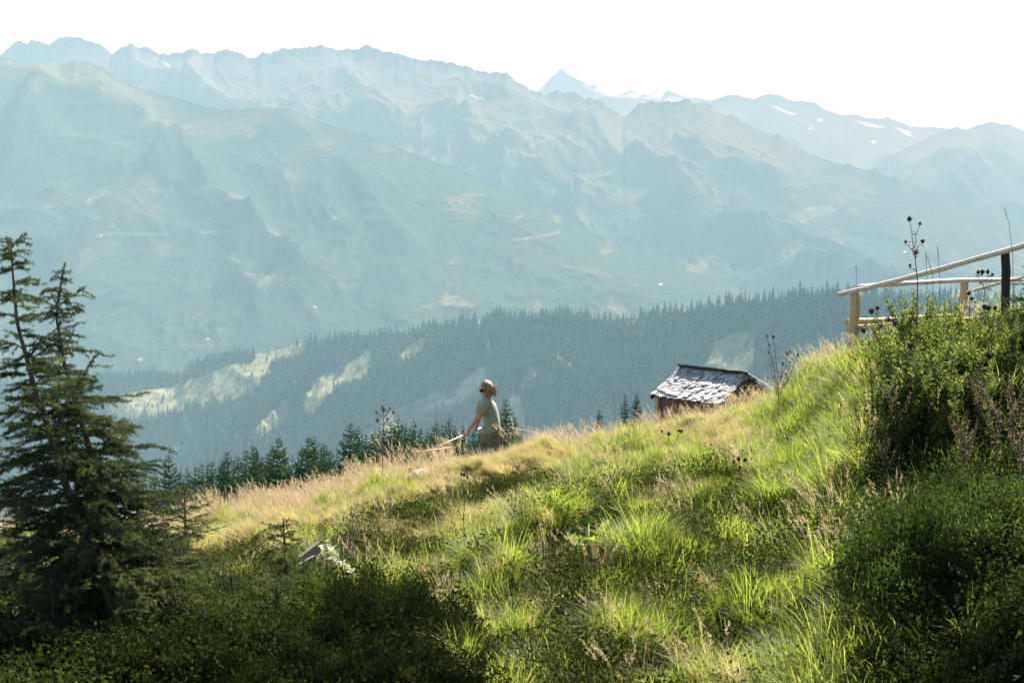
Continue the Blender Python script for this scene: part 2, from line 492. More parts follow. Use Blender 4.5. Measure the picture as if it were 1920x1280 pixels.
# ================================================================== forested ridge
SIL_F = [(-260, 735), (0, 722), (150, 712), (250, 704), (330, 708), (348, 694), (400, 672), (430, 668), (500, 662), (560, 645), (640, 636), (760, 628), (820, 613), (900, 603),
         (940, 594), (1000, 596), (1050, 590), (1095, 592), (1110, 598), (1150, 600), (1250, 588), (1330, 574), (1400, 566), (1480, 558), (1560, 550), (1640, 552), (1800, 556), (1920, 560), (2200, 580)]
R_F = [(-260, 3900), (0, 3800), (640, 3450), (1100, 3100), (1600, 2800), (2200, 2750)]
CLEAR = [
    [(205, 762), (225, 738), (320, 725), (400, 700), (420, 685), (500, 672), (512, 690), (480, 715), (430, 735), (360, 745), (300, 765), (240, 770)],
    [(570, 750), (590, 715), (640, 690), (690, 655), (692, 690), (650, 705), (605, 740), (580, 772)],
    [(480, 805), (510, 770), (545, 745), (535, 775), (500, 805)],
    [(640, 845), (690, 800), (740, 768), (800, 745), (850, 728), (885, 700), (915, 688), (908, 712), (865, 745), (800, 772), (740, 800), (690, 822)],
    [(945, 800), (950, 745), (970, 738), (985, 770), (978, 805)],
    [(1318, 692), (1335, 650), (1370, 625), (1415, 618), (1412, 660), (1400, 708), (1330, 708)],
    [(470, 668), (500, 650), (560, 640), (575, 646), (520, 662), (480, 676)],
    [(885, 608), (900, 601), (912, 603), (900, 613)], [(912, 645), (920, 642), (921, 655), (913, 657)],
    [(745, 668), (765, 645), (810, 632), (790, 650), (760, 668)], [(332, 690), (350, 672), (358, 676), (340, 694)],
    [(405, 815), (425, 805), (432, 810), (412, 820)], [(1340, 620), (1346, 610), (1348, 650), (1340, 660)], [(1375, 625), (1385, 608), (1388, 640)]]
BARE = [[(790, 766), (850, 742), (895, 706), (912, 690), (906, 712), (862, 752), (800, 772)], [(860, 720), (888, 700), (915, 688), (905, 705), (885, 718), (878, 740), (868, 725)], [(945, 760), (955, 742), (970, 738), (978, 752), (960, 765)]]
fu = np.arange(-260, 2203, 3.0)
fs = ipl(SIL_F, fu) - 1.2 * fbm(fu / 60, fu * 0, 3, 5)
fR = ipl(R_F, fu)
ftop = P3(fu, fs, fR)
fw = np.concatenate([[-.6, -.4, -.2, -.08], np.linspace(0, 1, 150)])
W, U = np.meshgrid(fw, fu, indexing='ij')
LF = 900.0
FY = fR[None] - LF * W
zr = ftop[:, 2][None]
zb = zr - (zr + 592) * np.where(W >= 0, np.clip(W, 0, 1) ** .95, np.abs(W) * 1.2)
FX = np.where(W < 0, ftop[:, 0][None], (U - 960) / F * (FY * CP - zb * SP))
fall = np.clip(zr - zb, 0, None)
_, V0 = pix(np.stack([FX, FY, zb], -1))
FZ = zb + np.where(W > 0, np.minimum(.45 * fall, 38) * (ridged(FX / 260, FY / 420, 4, 91) - 1.05), 0)
for pts, h, wd in (([(690, 655), (600, 730), (520, 790), (440, 860)], 34, 26), ([(930, 600), (905, 700), (850, 735), (740, 780), (640, 850)], 38, 28),
                   ([(500, 672), (400, 715), (230, 760)], 22, 24), ([(1060, 590), (1040, 700), (960, 780)], 34, 34)):
    FZ = FZ + np.where(W > 0, np.minimum(h * 1.6, fall * .6) * np.exp(-line_dist(pts, U, V0) / wd), 0)
FP = np.stack([FX, FY, FZ], -1)
fpu, fpv = pix(FP)
fn1, fn2 = fbm(FX / 70, FY / 70, 3, 95), fbm(FX / 18, FY / 18, 3, 96)
ju, jv = fpu + 7 * fn1, fpv + 5 * fn2
clear = np.zeros(FX.shape, bool)
for poly in CLEAR:
    for q in (0, 9, 18):
        clear |= in_poly(poly, ju, jv - q)
clear |= (fbm(FX / 60, FY / 110, 3, 99) > .78)
bare = np.zeros(FX.shape, bool)
for poly in BARE:
    bare |= in_poly(poly, ju, jv)
fc = np.where(clear[..., None], np.array((.135, .155, .085)) * (1 + .35 * fn2[..., None] + .3 * fn1[..., None]), np.array((.028, .042, .022)))
fc = np.where(bare[..., None], np.array((.27, .255, .19)), fc)
fc4 = np.concatenate([fc, np.ones(FX.shape + (1,))], -1)
tag(obj('hill', mesh_np('hill', FP, grid_faces(*FX.shape)[:, ::-1], True, {'cover': ('FLOAT_COLOR', fc4.reshape(-1, 4))}, [cover_mat('ridge_cover', .05, .5, 3.0, .05)])),
    'forest covered ridge with pale clearings between meadow and mountains', 'hill', kind='structure')

def spruce_far(seed, tiers, sides, h=1.0, w=.19):
    """Small spruce of stacked ragged skirts; one unit tall."""
    r = np.random.default_rng(seed)
    m = MB()
    for t in range(tiers):
        f = t / tiers
        z0 = .06 + .86 * f
        rad = w * (1 - f) ** .85 * r.uniform(.8, 1.15) + .012
        zt = min(1.0, z0 + .30 * (1 - f * .6) + .04)
        a = np.arange(sides * 2) / (sides * 2) * 2 * np.pi + r.uniform(0, 6)
        rr = np.where(np.arange(sides * 2) % 2, rad * .45, rad * r.uniform(.75, 1.2, sides * 2))
        zz = z0 - np.where(np.arange(sides * 2) % 2, -.05, .02) * r.uniform(.5, 1.4, sides * 2)
        V = np.concatenate([np.stack([rr * np.cos(a), rr * np.sin(a), zz], -1), [[0, 0, zt]]])
        n = sides * 2
        m.add(V, [(i, (i + 1) % n, n) for i in range(n)], r.uniform(0, 1))
    return np.concatenate(m.V) * h, np.concatenate(m.T), np.concatenate(m.A)

needle_far = leaf_mat('far_spruce_needles', [(0, (.010, .020, .012)), (.5, (.030, .050, .026)), (1, (.15, .17, .065))], .4, 1.5, .0)  # pale end of the ramp stands in for sunlit crowns
rng = np.random.default_rng(4)
# candidate spots over the slope, thinned to about one tree per 55 square metres
ii = rng.uniform(4, len(fw) - 1.001, 70000); jj = rng.uniform(0, len(fu) - 1.001, 70000)
def fsample(A, i, j):
    i0, j0 = i.astype(int), j.astype(int)
    a, b = i - i0, j - j0
    if A.ndim == 3:
        a, b = a[:, None], b[:, None]
    return A[i0, j0] * (1 - a) * (1 - b) + A[i0 + 1, j0] * a * (1 - b) + A[i0, j0 + 1] * (1 - a) * b + A[i0 + 1, j0 + 1] * a * b
tp = fsample(FP, ii, jj)
tcl = fsample(clear.astype(float), ii, jj) > .4
tu, tv = pix(tp)
keep = (tu > -120) & (tu < 2040) & (tv < 990) & (~tcl | (rng.random(len(tp)) < .13))
keep &= (fbm(tp[:, 0] / 40, tp[:, 1] / 40, 2, 88) + rng.normal(0, .35, len(tp)) > -.75)
cell = {}
sel = []
for q in np.nonzero(keep)[0]:
    key = (int(tp[q, 0] // 6.2), int(tp[q, 1] // 6.2))
    if key not in cell:
        cell[key] = 1; sel.append(q)
tp = tp[sel]; tcl = tcl[sel]
th = 23.0 * rng.uniform(.5, 1.2, len(tp)) * (1 + .25 * fbm(tp[:, 0] / 50, tp[:, 1] / 50, 2, 66)) * np.where(tcl, rng.uniform(.2, .6, len(tp)), 1)
vari = [spruce_far(50 + q, 5, 5) for q in range(6)]
VV, TT, AA, off = [], [], [], 0
vid = rng.integers(0, 6, len(tp)); ang = rng.uniform(0, 6.28, len(tp)); wid = rng.uniform(.8, 1.25, len(tp))
for q in range(6):
    k_ = np.nonzero(vid == q)[0]
    V, T, A = vari[q]
    ca, sa = np.cos(ang[k_])[:, None], np.sin(ang[k_])[:, None]
    xs = (V[None, :, 0] * ca - V[None, :, 1] * sa) * th[k_, None] * wid[k_, None]
    ys = (V[None, :, 0] * sa + V[None, :, 1] * ca) * th[k_, None] * wid[k_, None]
    zs = V[None, :, 2] * th[k_, None]
    VV.append((np.stack([xs, ys, zs], -1) + tp[k_, None]).reshape(-1, 3))
    TT.append((T[None] + (np.arange(len(k_)) * len(V))[:, None, None]).reshape(-1, 3) + off)
    AA.append((A[None] * .5 + rng.random(len(k_))[:, None] * .5).ravel())
    off += len(k_) * len(V)
print('forest trees', len(tp))
tag(obj('forest', mesh_np('forest', np.concatenate(VV), np.concatenate(TT), False, {'tint': ('FLOAT', np.concatenate(AA))}, [needle_far])),
    'dense blue green spruce forest covering the far ridge', 'forest', kind='stuff')

# spruces that stand out one by one on the skyline of the ridge
bark_far = solid_mat('far_bark', [(.3, (.05, .04, .03)), (.7, (.10, .08, .06))], 2.0)
sky_protos = []
for q in range(4):
    V, T, A = spruce_far(80 + q, 8, 6, 1.0, .15)
    cr = mesh_np('crown', V, T, False, {'tint': ('FLOAT', A)}, [needle_far])
    m = MB(); m.tube([(0, 0, -.08), (0, 0, .5), (0, 0, .98)], [.014, .009, .002], 5)
    sky_protos.append((cr, m.mesh('trunk', bark_far)))
crest = [348, 358, 366, 380, 392, 404, 428, 440, 470, 505, 540, 560, 566, 588, 612, 636, 660, 690, 720, 752, 770, 792, 815, 830, 842, 858, 880, 900, 918, 930, 945, 962, 980, 1000, 1016, 1032, 1048, 1060, 1076, 1092, 1096,
         1120, 1145, 1170, 1200, 1224, 1250, 1275, 1300, 1324, 1345, 1362, 1384, 1398, 1420, 1434, 1450, 1466, 1480, 1496, 1510, 1523, 1537, 1548, 1560, 1574, 1588, 1604, 1625, 1640, 1660]
for q, cu in enumerate(crest):
    cu = cu + rng.normal(0, 5)
    yy = float(ipl(R_F, cu)) - rng.uniform(2, 30)
    bz = float(np.interp(cu, fu, ftop[:, 2])) - 1.0
    bx = float((cu - 960) / F * (yy * CP - bz * SP))
    h = rng.uniform(12, 27) * (1.25 if cu > 1340 else 1)
    t = thing('spruce_tree', 'small hazy spruce standing up along the skyline of the forested ridge', 'tree', (bx, yy, bz), 'spruces along the crest of the forested ridge')
    t.scale = (h * rng.uniform(.8, 1.7),) * 2 + (h,)
    t.rotation_euler.z = rng.uniform(0, 6.28)
    obj('crown', sky_protos[q % 4][0], t); obj('trunk', sky_protos[q % 4][1], t)
# ================================================================== near hillside
SIL_G = [(-700, 1040), (-400, 1030), (0, 1010), (260, 1010), (500, 972), (700, 926), (860, 903), (950, 880), (1000, 864), (1200, 822), (1350, 795), (1440, 770), (1520, 734), (1600, 695), (1680, 655), (1760, 640), (1920, 632), (2700, 620)]
R_G = [(-400, 26), (260, 26), (500, 25), (700, 24), (860, 22.5), (1000, 24), (1200, 27), (1440, 24), (1520, 21.5), (1600, 19), (1680, 17), (1760, 16), (1920, 15), (2700, 14)]
Y0_G = [(-400, 8), (300, 8.6), (960, 9), (1400, 8.6), (1700, 7.6), (1920, 7.0), (2700, 6.5)]
T_G = [(-400, .30), (800,.27), (900, .21), (1150, .19), (1450, .18), (1600, .13), (1920, .10), (2700, .08)]

def ground_uy(u, y):
    s, Rr, y0, T = ipl(SIL_G, u), ipl(R_G, u), ipl(Y0_G, u), ipl(T_G, u)
    B = (1280 - s) / (1 / y0 - 1 / Rr)
    A = s - B / Rr
    v = A + B / np.maximum(y, .5)
    z = y * ray_slope(v)
    m = np.maximum(T + (350 - A) / F, .03)
    so = .6
    z = z - m * so * np.log1p(np.exp(np.clip((y - Rr) / so, -30, 30))) - np.where((y - Rr) / so > 30, m * ((y - Rr) - 30 * so), 0)
    return z

STEPS = [([(640, 1012), (760, 1030), (860, 1022)], .20), ([(940, 1150), (985, 1100), (1040, 1050), (1120, 1000), (1190, 985)], .34), ([(1110, 945), (1180, 930), (1270, 900)], .20),
         ([(700, 975), (820, 950), (880, 925), (960, 900), (1040, 893)], .20), ([(1420, 1010), (1540, 970), (1650, 915)], .18), ([(1180, 1130), (1290, 1090), (1410, 1060)], .24),
         ([(1150, 1260), (1300, 1205), (1480, 1175), (1600, 1150)], .24), ([(1250, 985), (1330, 965), (1430, 925)], .18), ([(960, 1250), (1050, 1200), (1130, 1180)], .22),
         ([(330, 1060), (430, 1040), (540, 1050)], .2)]

def steps(u, v):
    # turf banks: the slope steps down towards the viewer along these lines
    dz, gap = 0.0, 0.0
    for ln, h in STEPS:
        p = np.asarray(ln, float)
        inside = sstep(p[0, 0] - 45, p[0, 0] + 25, u) * sstep(p[-1, 0] + 45, p[-1, 0] - 25, u)
        dv = v - np.interp(u, p[:, 0], p[:, 1])
        dz = dz + h * inside * (sstep(14, -8, dv) * np.exp(np.minimum(dv, 0) / 55) - .55 * np.exp(-((dv - 26) / 22) ** 2))
        gap = np.maximum(gap, inside * np.exp(-((dv - 22) / 17) ** 2))
    return dz, gap

def ground_z(x, y):
    x, y = np.asarray(x, float), np.asarray(y, float)
    z = -.15 * y
    for _ in range(4):
        u = 960 + F * x / (y * CP - z * SP)
        z = ground_uy(u, y)
    near = sstep(120, 40, y)
    v = 640 - F * (y * SP + z * CP) / (y * CP - z * SP)
    bump = .19 * fbm(x / 1.2, y / 1.2, 2, 201) + .07 * fbm(x / .42, y / .42, 2, 215) + .20 * (ridged(x / 2.4 + .3 * y, y / 3.0, 2, 207) - .9) + steps(u, v)[0]
    far = sstep(40, 300, y) * 2.5 * fbm(x / 60, y / 60, 3, 203)
    z = z + bump * near * sstep(2, 7, y) + far
    # a trodden hollow beside the broad leaves and a bank at the lower left
    return np.maximum(z, Z_VALLEY + 5)

def GP(u, y, dz=0.0):
    """Point on the hillside seen in picture column u at forward distance y."""
    x = (u - 960.0) / F * y
    for _ in range(4):
        z = float(ground_z(x, y))
        x = (u - 960.0) / F * (y * CP - z * SP)
    return Vector((x, y, z + dz))

gu = np.arange(-700, 2701, 10.0)
gyy = np.concatenate([np.linspace(1.2, 6, 12), np.linspace(6.2, 34, 190), np.geomspace(35, 1900, 90)])
GYv, GUv = np.meshgrid(gyy, gu, indexing='ij')
gx_ = (GUv - 960) / F * GYv * (1.02)
gz_ = ground_z(gx_, GYv)
k = Nt('hillside_soil')
c = k.ramp(k.noise(3.0, 6, .7), [(.3, (.018, .016, .009)), (.55, (.045, .045, .018)), (.75, (.075, .07, .03))])
b = k.n('BsdfDiffuse'); k.l(c, b.inputs[0]); k.l(b.outputs[0], k.out.inputs[0])
tag(obj('hillside_ground', mesh_np('hillside_ground', np.stack([gx_, GYv, gz_], -1), grid_faces(len(gyy), len(gu)), True, None, [k.m])),
    'steep grassy alpine slope falling away to the left', 'ground', kind='structure')

# ================================================================== hut
wood_old = solid_mat('weathered_shingle', [(.2, (.12, .115, .105)), (.45, (.36, .35, .33)), (.8, (.62, .60, .57))], 9.0, .38, (1, 6, 6), .4, spec=.6, tint=.5)
wood_dark = solid_mat('dark_plank', [(.3, (.025, .02, .016)), (.7, (.07, .055, .04))], 8.0, .8, (6, 6, 1), .3)
wood_brown = solid_mat('brown_plank', [(.25, (.10, .045, .022)), (.7, (.27, .13, .06))], 6.0, .75, (8, 8, .8), .4, tint=.4)
wood_post = solid_mat('yellow_wood', [(.2, (.30, .20, .085)), (.6, (.50, .36, .17)), (.85, (.60, .46, .25))], 6.0, .6, (5, 5, .6), .25)
HY = 50.0
r0 = P3(1280, 692, HY); r1 = P3(1397, 706.5, HY / 1.041)
ax_ = r1 - r0; ax_[2] = 0; hl = np.linalg.norm(ax_); ax_ /= hl         # along the ridge
nf = np.array([ax_[1], -ax_[0], 0.0])                                   # towards the near eave
if nf[1] > 0: nf = -nf
zr_ = (r0[2] + r1[2]) / 2
run, rise = 1.30, .735
hut = thing('hay_hut', 'small weathered wooden hay hut with grey shingle roof below the meadow edge', 'hut', (0, 0, 0))
up = np.array([0, 0, 1.0])
hb = (r0 + r1) / 2; hb[2] = zr_
hz0 = float(ground_z(hb[0], hb[1])) - .3
hut.location = (hb[0], hb[1], hz0)
O = np.array(hut.location)
def H(a, n_, z):                       # along ridge, towards near eave, height below/above ridge
    return hb + ax_ * a + nf * n_ + up * z - O
rr = random.Random(3)
def roof_side(sign, name):
    m = MB()
    ncourse, sl = 13, math.hypot(run, rise)
    dn = nf * sign * run / sl - up * rise / sl
    nn = nf * sign * rise / sl + up * run / sl
    for cidx in range(ncourse):
        d0 = sl * cidx / ncourse - .02
        a = -hl / 2 - .12 + rr.uniform(0, .06)
        while a < hl / 2 + .10:
            wd = rr.uniform(.09, .19)
            ln = sl / ncourse * 1.75 + rr.uniform(-.03, .03)
            tilt = rr.uniform(.09, .17)
            base = hb - O + ax_ * (a + wd / 2) + dn * (d0 + ln / 2) + nn * (.045 + rr.uniform(0, .016) + (.03 if rr.random() < .18 else 0))
            Mx = np.stack([ax_, dn + nn * tilt, nn - dn * tilt], 1)
            m.box(base, wd - .016, ln, .026, Mx, rr.random())
            a += wd
    return obj(name, m.mesh(name, wood_old), hut)
rf = roof_side(1, 'roof')
rf2 = roof_side(-1, 'roof')
m = MB()                                # far side boards standing past the ridge, coloured dark for their shaded face
a = -hl / 2 - .1
while a < hl / 2 + .1:
    wd = rr.uniform(.12, .2)
    m.box(hb - O + ax_ * (a + wd / 2) + nf * .05 + up * (.10 + rr.uniform(-.01, .012)), wd - .008, .30, .022, np.stack([ax_, nf * .87 + up * .5, up * .87 - nf * .5], 1), rr.random())
    a += wd
obj('ridge_board', m.mesh('ridge_board', wood_dark), rf)
def wall(n_, name, mat, a0, a1, zt):
    m = MB()
    a = a0
    while a < a1:
        wd = rr.uniform(.14, .2)
        p = H(a + wd / 2, n_, 0)
        h = (O[2] + p[2] + zt) - O[2]
        m.box((p[0], p[1], h / 2), wd - .012, .03, h, np.stack([ax_, nf, up], 1), rr.random())
        a += wd
    return obj(name, m.mesh(name, mat), hut)
wall(run - .22, 'wall', wood_brown, -hl / 2 + .06, hl / 2 - .06, -rise + .10)
wall(-run + .22, 'wall', wood_brown, -hl / 2 + .06, hl / 2 - .06, -rise + .10)
for e in (-1, 1):                       # gable walls of upright planks
    m = MB()
    n_ = -run + .2
    while n_ < run - .2:
        p = H(e * (hl / 2 - .04), n_ + .08, 0)
        zt = p[2] - abs(n_ + .08) * rise / run - .06
        m.box((p[0], p[1], zt / 2), .03, .15, zt, np.stack([ax_, nf, up], 1), rr.random())
        n_ += .16
    obj('gable', m.mesh('gable', wood_dark if e > 0 else wood_brown), hut)
    for s in (1, -1):
        m = MB()
        sl = math.hypot(run, rise)
        dn = nf * s * run / sl - up * rise / sl
        nn = nf * s * rise / sl + up * run / sl
        m.box(hb - O + ax_ * e * (hl / 2 + .13) + dn * sl / 2 - nn * .06, .035, sl + .08, .14, np.stack([ax_, dn, nn], 1))
        obj('bargeboard', m.mesh('bargeboard', wood_dark), hut)
for a_ in (-hl / 2 + .02, hl / 2 - .02):
    for n_ in (run - .16, -run + .16):
        p = H(a_, n_, 0)
        m = MB(); hh = p[2] - rise + .08
        m.box((p[0], p[1], hh / 2), .15, .15, hh, np.stack([ax_, nf, up], 1))
        obj('post', m.mesh('post', wood_post if n_ > 0 and a_ < 0 else wood_dark), hut)
m = MB()
p = H(0, run - .08, -rise + .02)
m.box(p, hl + .2, .10, .10, np.stack([ax_, nf, up], 1))
obj('eave_beam', m.mesh('eave_beam', wood_dark), hut)

# white cords running out past the hut and beside the person
cord_m = solid_mat('white_cord', [(0, (.75, .75, .72)), (1, (.85, .85, .82))], 5, .4)
for pts, lab in (([(1403, 700, 47), (1416, 707, 44), (1440, 722, 40), (1462, 738, 36)], 'thin white electric fence cord strung from the hut roof to the grass'),
                 ([(955, 800, 29), (980, 805.5, 28), (1000, 809, 27.5), (1030, 818, 26.5), (1050, 830, 25)], 'thin white electric fence cord in the grass beside the person')):
    m = MB(); m.tube([P3(*p) for p in pts], 0.0055, 5)
    tag(obj('fence_cord', m.mesh('fence_cord', cord_m)), lab, 'cord')

# ================================================================== wooden railing
rail_grey = solid_mat('peeled_rail', [(.25, (.26, .20, .15)), (.5, (.50, .42, .33)), (.8, (.66, .60, .52))], 5.0, .5, (.7, 6, 6), .25, spec=.5)
rail_tan = solid_mat('tan_log', [(.2, (.34, .20, .09)), (.7, (.56, .38, .19))], 7.0, .6, (1, 6, 6), .25)
post_dark = solid_mat('dark_post', [(.3, (.012, .008, .006)), (.7, (.035, .022, .015))], 6.0, .85, (6, 6, 1), .3)
fence = thing('wooden_railing', 'corner of a peeled log railing with yellow and dark posts above the herbs', 'railing', GP(1605, 20.0))
FO = np.array(fence.location)
def log(name, pts, rad, mat, sides=12, seed=1):
    r = np.random.default_rng(seed)
    pts = np.asarray(pts, float)
    n = 14
    t = np.linspace(0, 1, n)
    q = np.stack([np.interp(t, np.linspace(0, 1, len(pts)), pts[:, c]) for c in range(3)], -1)
    q = q + np.cumsum(r.normal(0, .0035, q.shape), 0)
    m = MB(); m.tube(q - FO, rad * (1 + r.normal(0, .03, n)), sides)
    return obj(name, m.mesh(name, mat, True), fence)
def post(u, vtop, y, rad, mat, seed):
    b_ = np.array(GP(u, y, -.4)); t_ = P3(u, vtop, y); b_[0] = t_[0]
    return log('post', [b_, t_], rad, mat, 14, seed)
post(1605, 547, 20.0, .066, wood_post, 1)
post(1811, 523, 21.6, .056, wood_post, 2)
post(1885, 470, 17.6, .049, post_dark, 3)
log('rail', [P3(1573, 553, 20.1), P3(1660, 532, 19.6), P3(1780, 500, 18.5), P3(1885, 468, 17.5), P3(1985, 440, 16.6)], .032, rail_grey, 12, 4)
log('rail', [P3(1600, 538.5, 20.15), P3(1700, 531, 20.6), P3(1800, 523, 21.4), P3(1920, 522, 22.4)], .030, rail_grey, 12, 5)
log('rail', [P3(1586, 602, 20.1), P3(1650, 600, 20.5), P3(1812, 592, 21.6)], .036, rail_tan, 12, 6)
log('rail', [P3(1589, 615, 20.12), P3(1650, 610, 19.7), P3(1885, 590, 17.7)], .036, rail_tan, 12, 7)
log('rail', [P3(1811, 548, 21.4), P3(1885, 528, 20.0), P3(1990, 505, 19.0)], .017, wood_post, 12, 8)

# ================================================================== person
skin_m = solid_mat('skin', [(.3, (.42, .22, .14)), (.7, (.55, .30, .20))], 6, .55)
shirt_m = solid_mat('shirt_cloth', [(.3, (.21, .22, .15)), (.7, (.29, .295, .20))], 3, .9, None, .2)
trouser_m = solid_mat('trouser_cloth', [(.3, (.10, .10, .055)), (.7, (.17, .165, .095))], 4, .9, None, .2)
hair_m = solid_mat('hair', [(.3, (.11, .062, .030)), (.7, (.48, .32, .16))], 45, .5, None, .3, tint=.6)
black_m = solid_mat('black_lens', [(0, (.008, .008, .008)), (1, (.012, .012, .012))], 3, .15)
boot_m = solid_mat('boot_leather', [(0, (.05, .035, .025)), (1, (.09, .06, .04))], 8, .7)
PY = 25.5
person = thing('person', 'person in green t-shirt and sunglasses holding a long rake on the slope', 'person', GP(922, PY))
PO = np.array(person.location)
def J(u, v, dy=0.0):
    return P3(u, v, PY + dy) - PO
def skin_mesh(name, joints, edges, radii, mat, root, sub=2):
    me = bpy.data.meshes.new(name)
    me.from_pydata([tuple(p) for p in joints], edges, [])
    o = obj(name + '_rig', me)
    o.modifiers.new('skin', 'SKIN')
    sv = me.skin_vertices[0].data if me.skin_vertices else None
    if sv is None:
        raise RuntimeError('no skin layer')
    for q, r in enumerate(radii):
        sv[q].radius = r if isinstance(r, tuple) else (r, r)
        sv[q].use_root = q == root
    o.modifiers['skin'].use_smooth_shade = True
    ss = o.modifiers.new('sub', 'SUBSURF'); ss.levels = ss.render_levels = sub
    dg = bpy.context.evaluated_depsgraph_get()
    out = bpy.data.meshes.new_from_object(o.evaluated_get(dg))
    bpy.data.objects.remove(o); bpy.data.meshes.remove(me)
    out.name = name
    out.materials.clear(); out.materials.append(mat)
    return out
js, es, rs = [], [], []
def jn(p, r, par=None):
    js.append(np.asarray(p, float)); rs.append(r)
    if par is not None: es.append((par, len(js) - 1))
    return len(js) - 1
pel = jn(J(922, 806), .135)
sp = jn(J(922, 785), .125, pel); ch = jn(J(915, 766), .13, sp); nb = jn(J(911, 752), .075, ch)
nk = jn(J(909.5, 745), .055, nb); sk = jn(J(910, 732), .080, nk); cw = jn(J(910.5, 722), .078, sk)
jaw = jn(J(904.5, 738.5, -.005), .045, sk); chin = jn(J(901.5, 741, -.005), .024, jaw)
brow = jn(J(903.5, 728), .052, sk); nose = jn(J(899.6, 733.5, -.005), .013, brow)
HN, HF = J(873.5, 813.6, -.22), J(890.5, 806.4, .02)            # where the two hands hold the handle
hd = HF - HN; hd /= np.linalg.norm(hd)
for side, sh, el, wr, hand in ((-1, J(912, 757, -.17), J(893.5, 786, -.24), J(877.5, 806.5, -.235), HN), (1, J(905, 758, .16), J(897, 786, .20), J(893.5, 799.5, .08), HF)):
    a_ = jn(sh, .068, ch)
    a1 = jn(sh * .5 + el * .5, .052, a_); a2 = jn(el, .043, a1); a3 = jn(el * .5 + wr * .5, .040, a2); a4 = jn(wr, .028, a3)
    pd = hand - wr; pl = np.linalg.norm(pd); pd /= pl
    palm = jn(wr + pd * min(.06, pl * .75), .034, a4)
    pc = js[palm]
    side_v = np.cross(hd, pd); side_v /= np.linalg.norm(side_v)
    for f, (off, ln) in enumerate(((-.030, .9), (-.010, 1.0), (.010, .95), (.029, .75))):
        k0 = hand + hd * off - side_v * .024 - pd * .012
        k1 = hand + hd * off - side_v * .020 + pd * .018 * ln
        k2 = hand + hd * off + side_v * .012 + pd * .024 * ln
        k3 = hand + hd * off + side_v * .026 - pd * .002
        q = jn(k0, .0105, palm); q = jn(k1, .0100, q); q = jn(k2, .0095, q); q = jn(k3, .0085, q)
    q = jn(pc + hd * (-.032) + side_v * .012, .013, palm); q = jn(hand + hd * (-.046) + side_v * .022, .011, q); q = jn(hand + hd * (-.030) + side_v * .028 + pd * .012, .009, q)
for hp, kn, an, toe in ((J(923, 815, -.09), J(926, 850, -.12), J(931, 892, -.12), J(914, 900, -.14)), (J(918, 815, .09), J(905, 850, .10), J(899, 890, .12), J(884, 897, .12))):
    q = jn(hp, .095, pel); q = jn(hp * .5 + kn * .5, .078, q); q = jn(kn, .058, q); q = jn(kn * .5 + an * .5, .056, q); q = jn(an, .04, q); q = jn(toe, .032, q)
obj('body', skin_mesh('body', js, es, rs, skin_m, pel), person)

def loft(m, rings, sides=20, ripple=0.0, seed=0):
    """Rings given as (centre, half depth vector, half width vector)."""
    th = np.arange(sides) / sides * 2 * np.pi
    V = []
    for q, (c_, a_, b_) in enumerate(rings):
        rp = 1 + ripple * np.asarray(fbm(np.cos(th) * 2 + q * .9, np.sin(th) * 2 + q * .35, 2, seed))
        V.append(np.asarray(c_) + (np.cos(th) * rp)[:, None] * np.asarray(a_) + (np.sin(th) * rp)[:, None] * np.asarray(b_))
    n = len(rings)
    i = np.arange(n - 1)[:, None] * sides; j = np.arange(sides)[None]; jn_ = (j + 1) % sides
    m.add(np.concatenate(V), np.stack([i + j, i + jn_, i + sides + jn_, i + sides + j], -1).reshape(-1, 4), .5)
def X(v): return (v, 0, 0)
def Yv(v): return (0, v, 0)
m = MB()
tl = np.array((.97, 0, .22))
loft(m, [(J(910.5, 747.5), tl * .068, Yv(.075)), (J(911, 750.5), tl * .085, Yv(.12)), (J(912, 754), tl * .115, Yv(.172)), (J(914, 761), tl * .142, Yv(.20)), (J(917, 770), tl * .140, Yv(.20)),
         (J(920, 780), tl * .136, Yv(.19)), (J(921.5, 788), tl * .136, Yv(.205)), (J(922, 794), tl * .136, Yv(.205)), (J(922, 801), tl * .150, Yv(.215)), (J(921, 808), tl * .153, Yv(.215))], 24, .06, 3)
for sh, el in ((J(913, 756, -.17), J(893.5, 786, -.24)), (J(906, 758, .16), J(897, 786, .20))):
    d_ = el - sh; d_ /= np.linalg.norm(d_)
    s1 = np.cross(d_, (0, 1, .2)); s1 /= np.linalg.norm(s1); s2 = np.cross(d_, s1)
    L_ = np.linalg.norm(el - sh)
    loft(m, [(sh - d_ * .06, s1 * .07, s2 * .06), (sh, s1 * .095, s2 * .085), (sh + d_ * L_ * .3, s1 * .088, s2 * .08), (sh + d_ * L_ * .62, s1 * .082, s2 * .075), (sh + d_ * L_ * .66, s1 * .066, s2 * .060)], 16, .05, 9)
obj('t_shirt', m.mesh('t_shirt', shirt_m, True), person)
m = MB()
loft(m, [(J(922, 799), X(.148), Yv(.195)), (J(922.5, 806), X(.148), Yv(.205)), (J(922, 815), X(.152), Yv(.205)), (J(921, 823), X(.150), Yv(.195)), (J(920, 828), X(.10), Yv(.17))], 24, .04, 5)
for hp, kn, an in ((J(924, 812, -.10), J(926, 850, -.12), J(931, 890, -.12)), (J(917, 812, .09), J(905, 850, .10), J(899, 888, .12))):
    loft(m, [(hp, X(.125), Yv(.105)), (hp * .5 + kn * .5, X(.108), Yv(.10)), (kn, X(.088), Yv(.085)), (kn * .5 + an * .5, X(.085), Yv(.082)), (an, X(.082), Yv(.08)), (an + np.array((0, 0, -.02)), X(.06), Yv(.06))], 18, .07, 6)
obj('trousers', m.mesh('trousers', trouser_m, True), person)
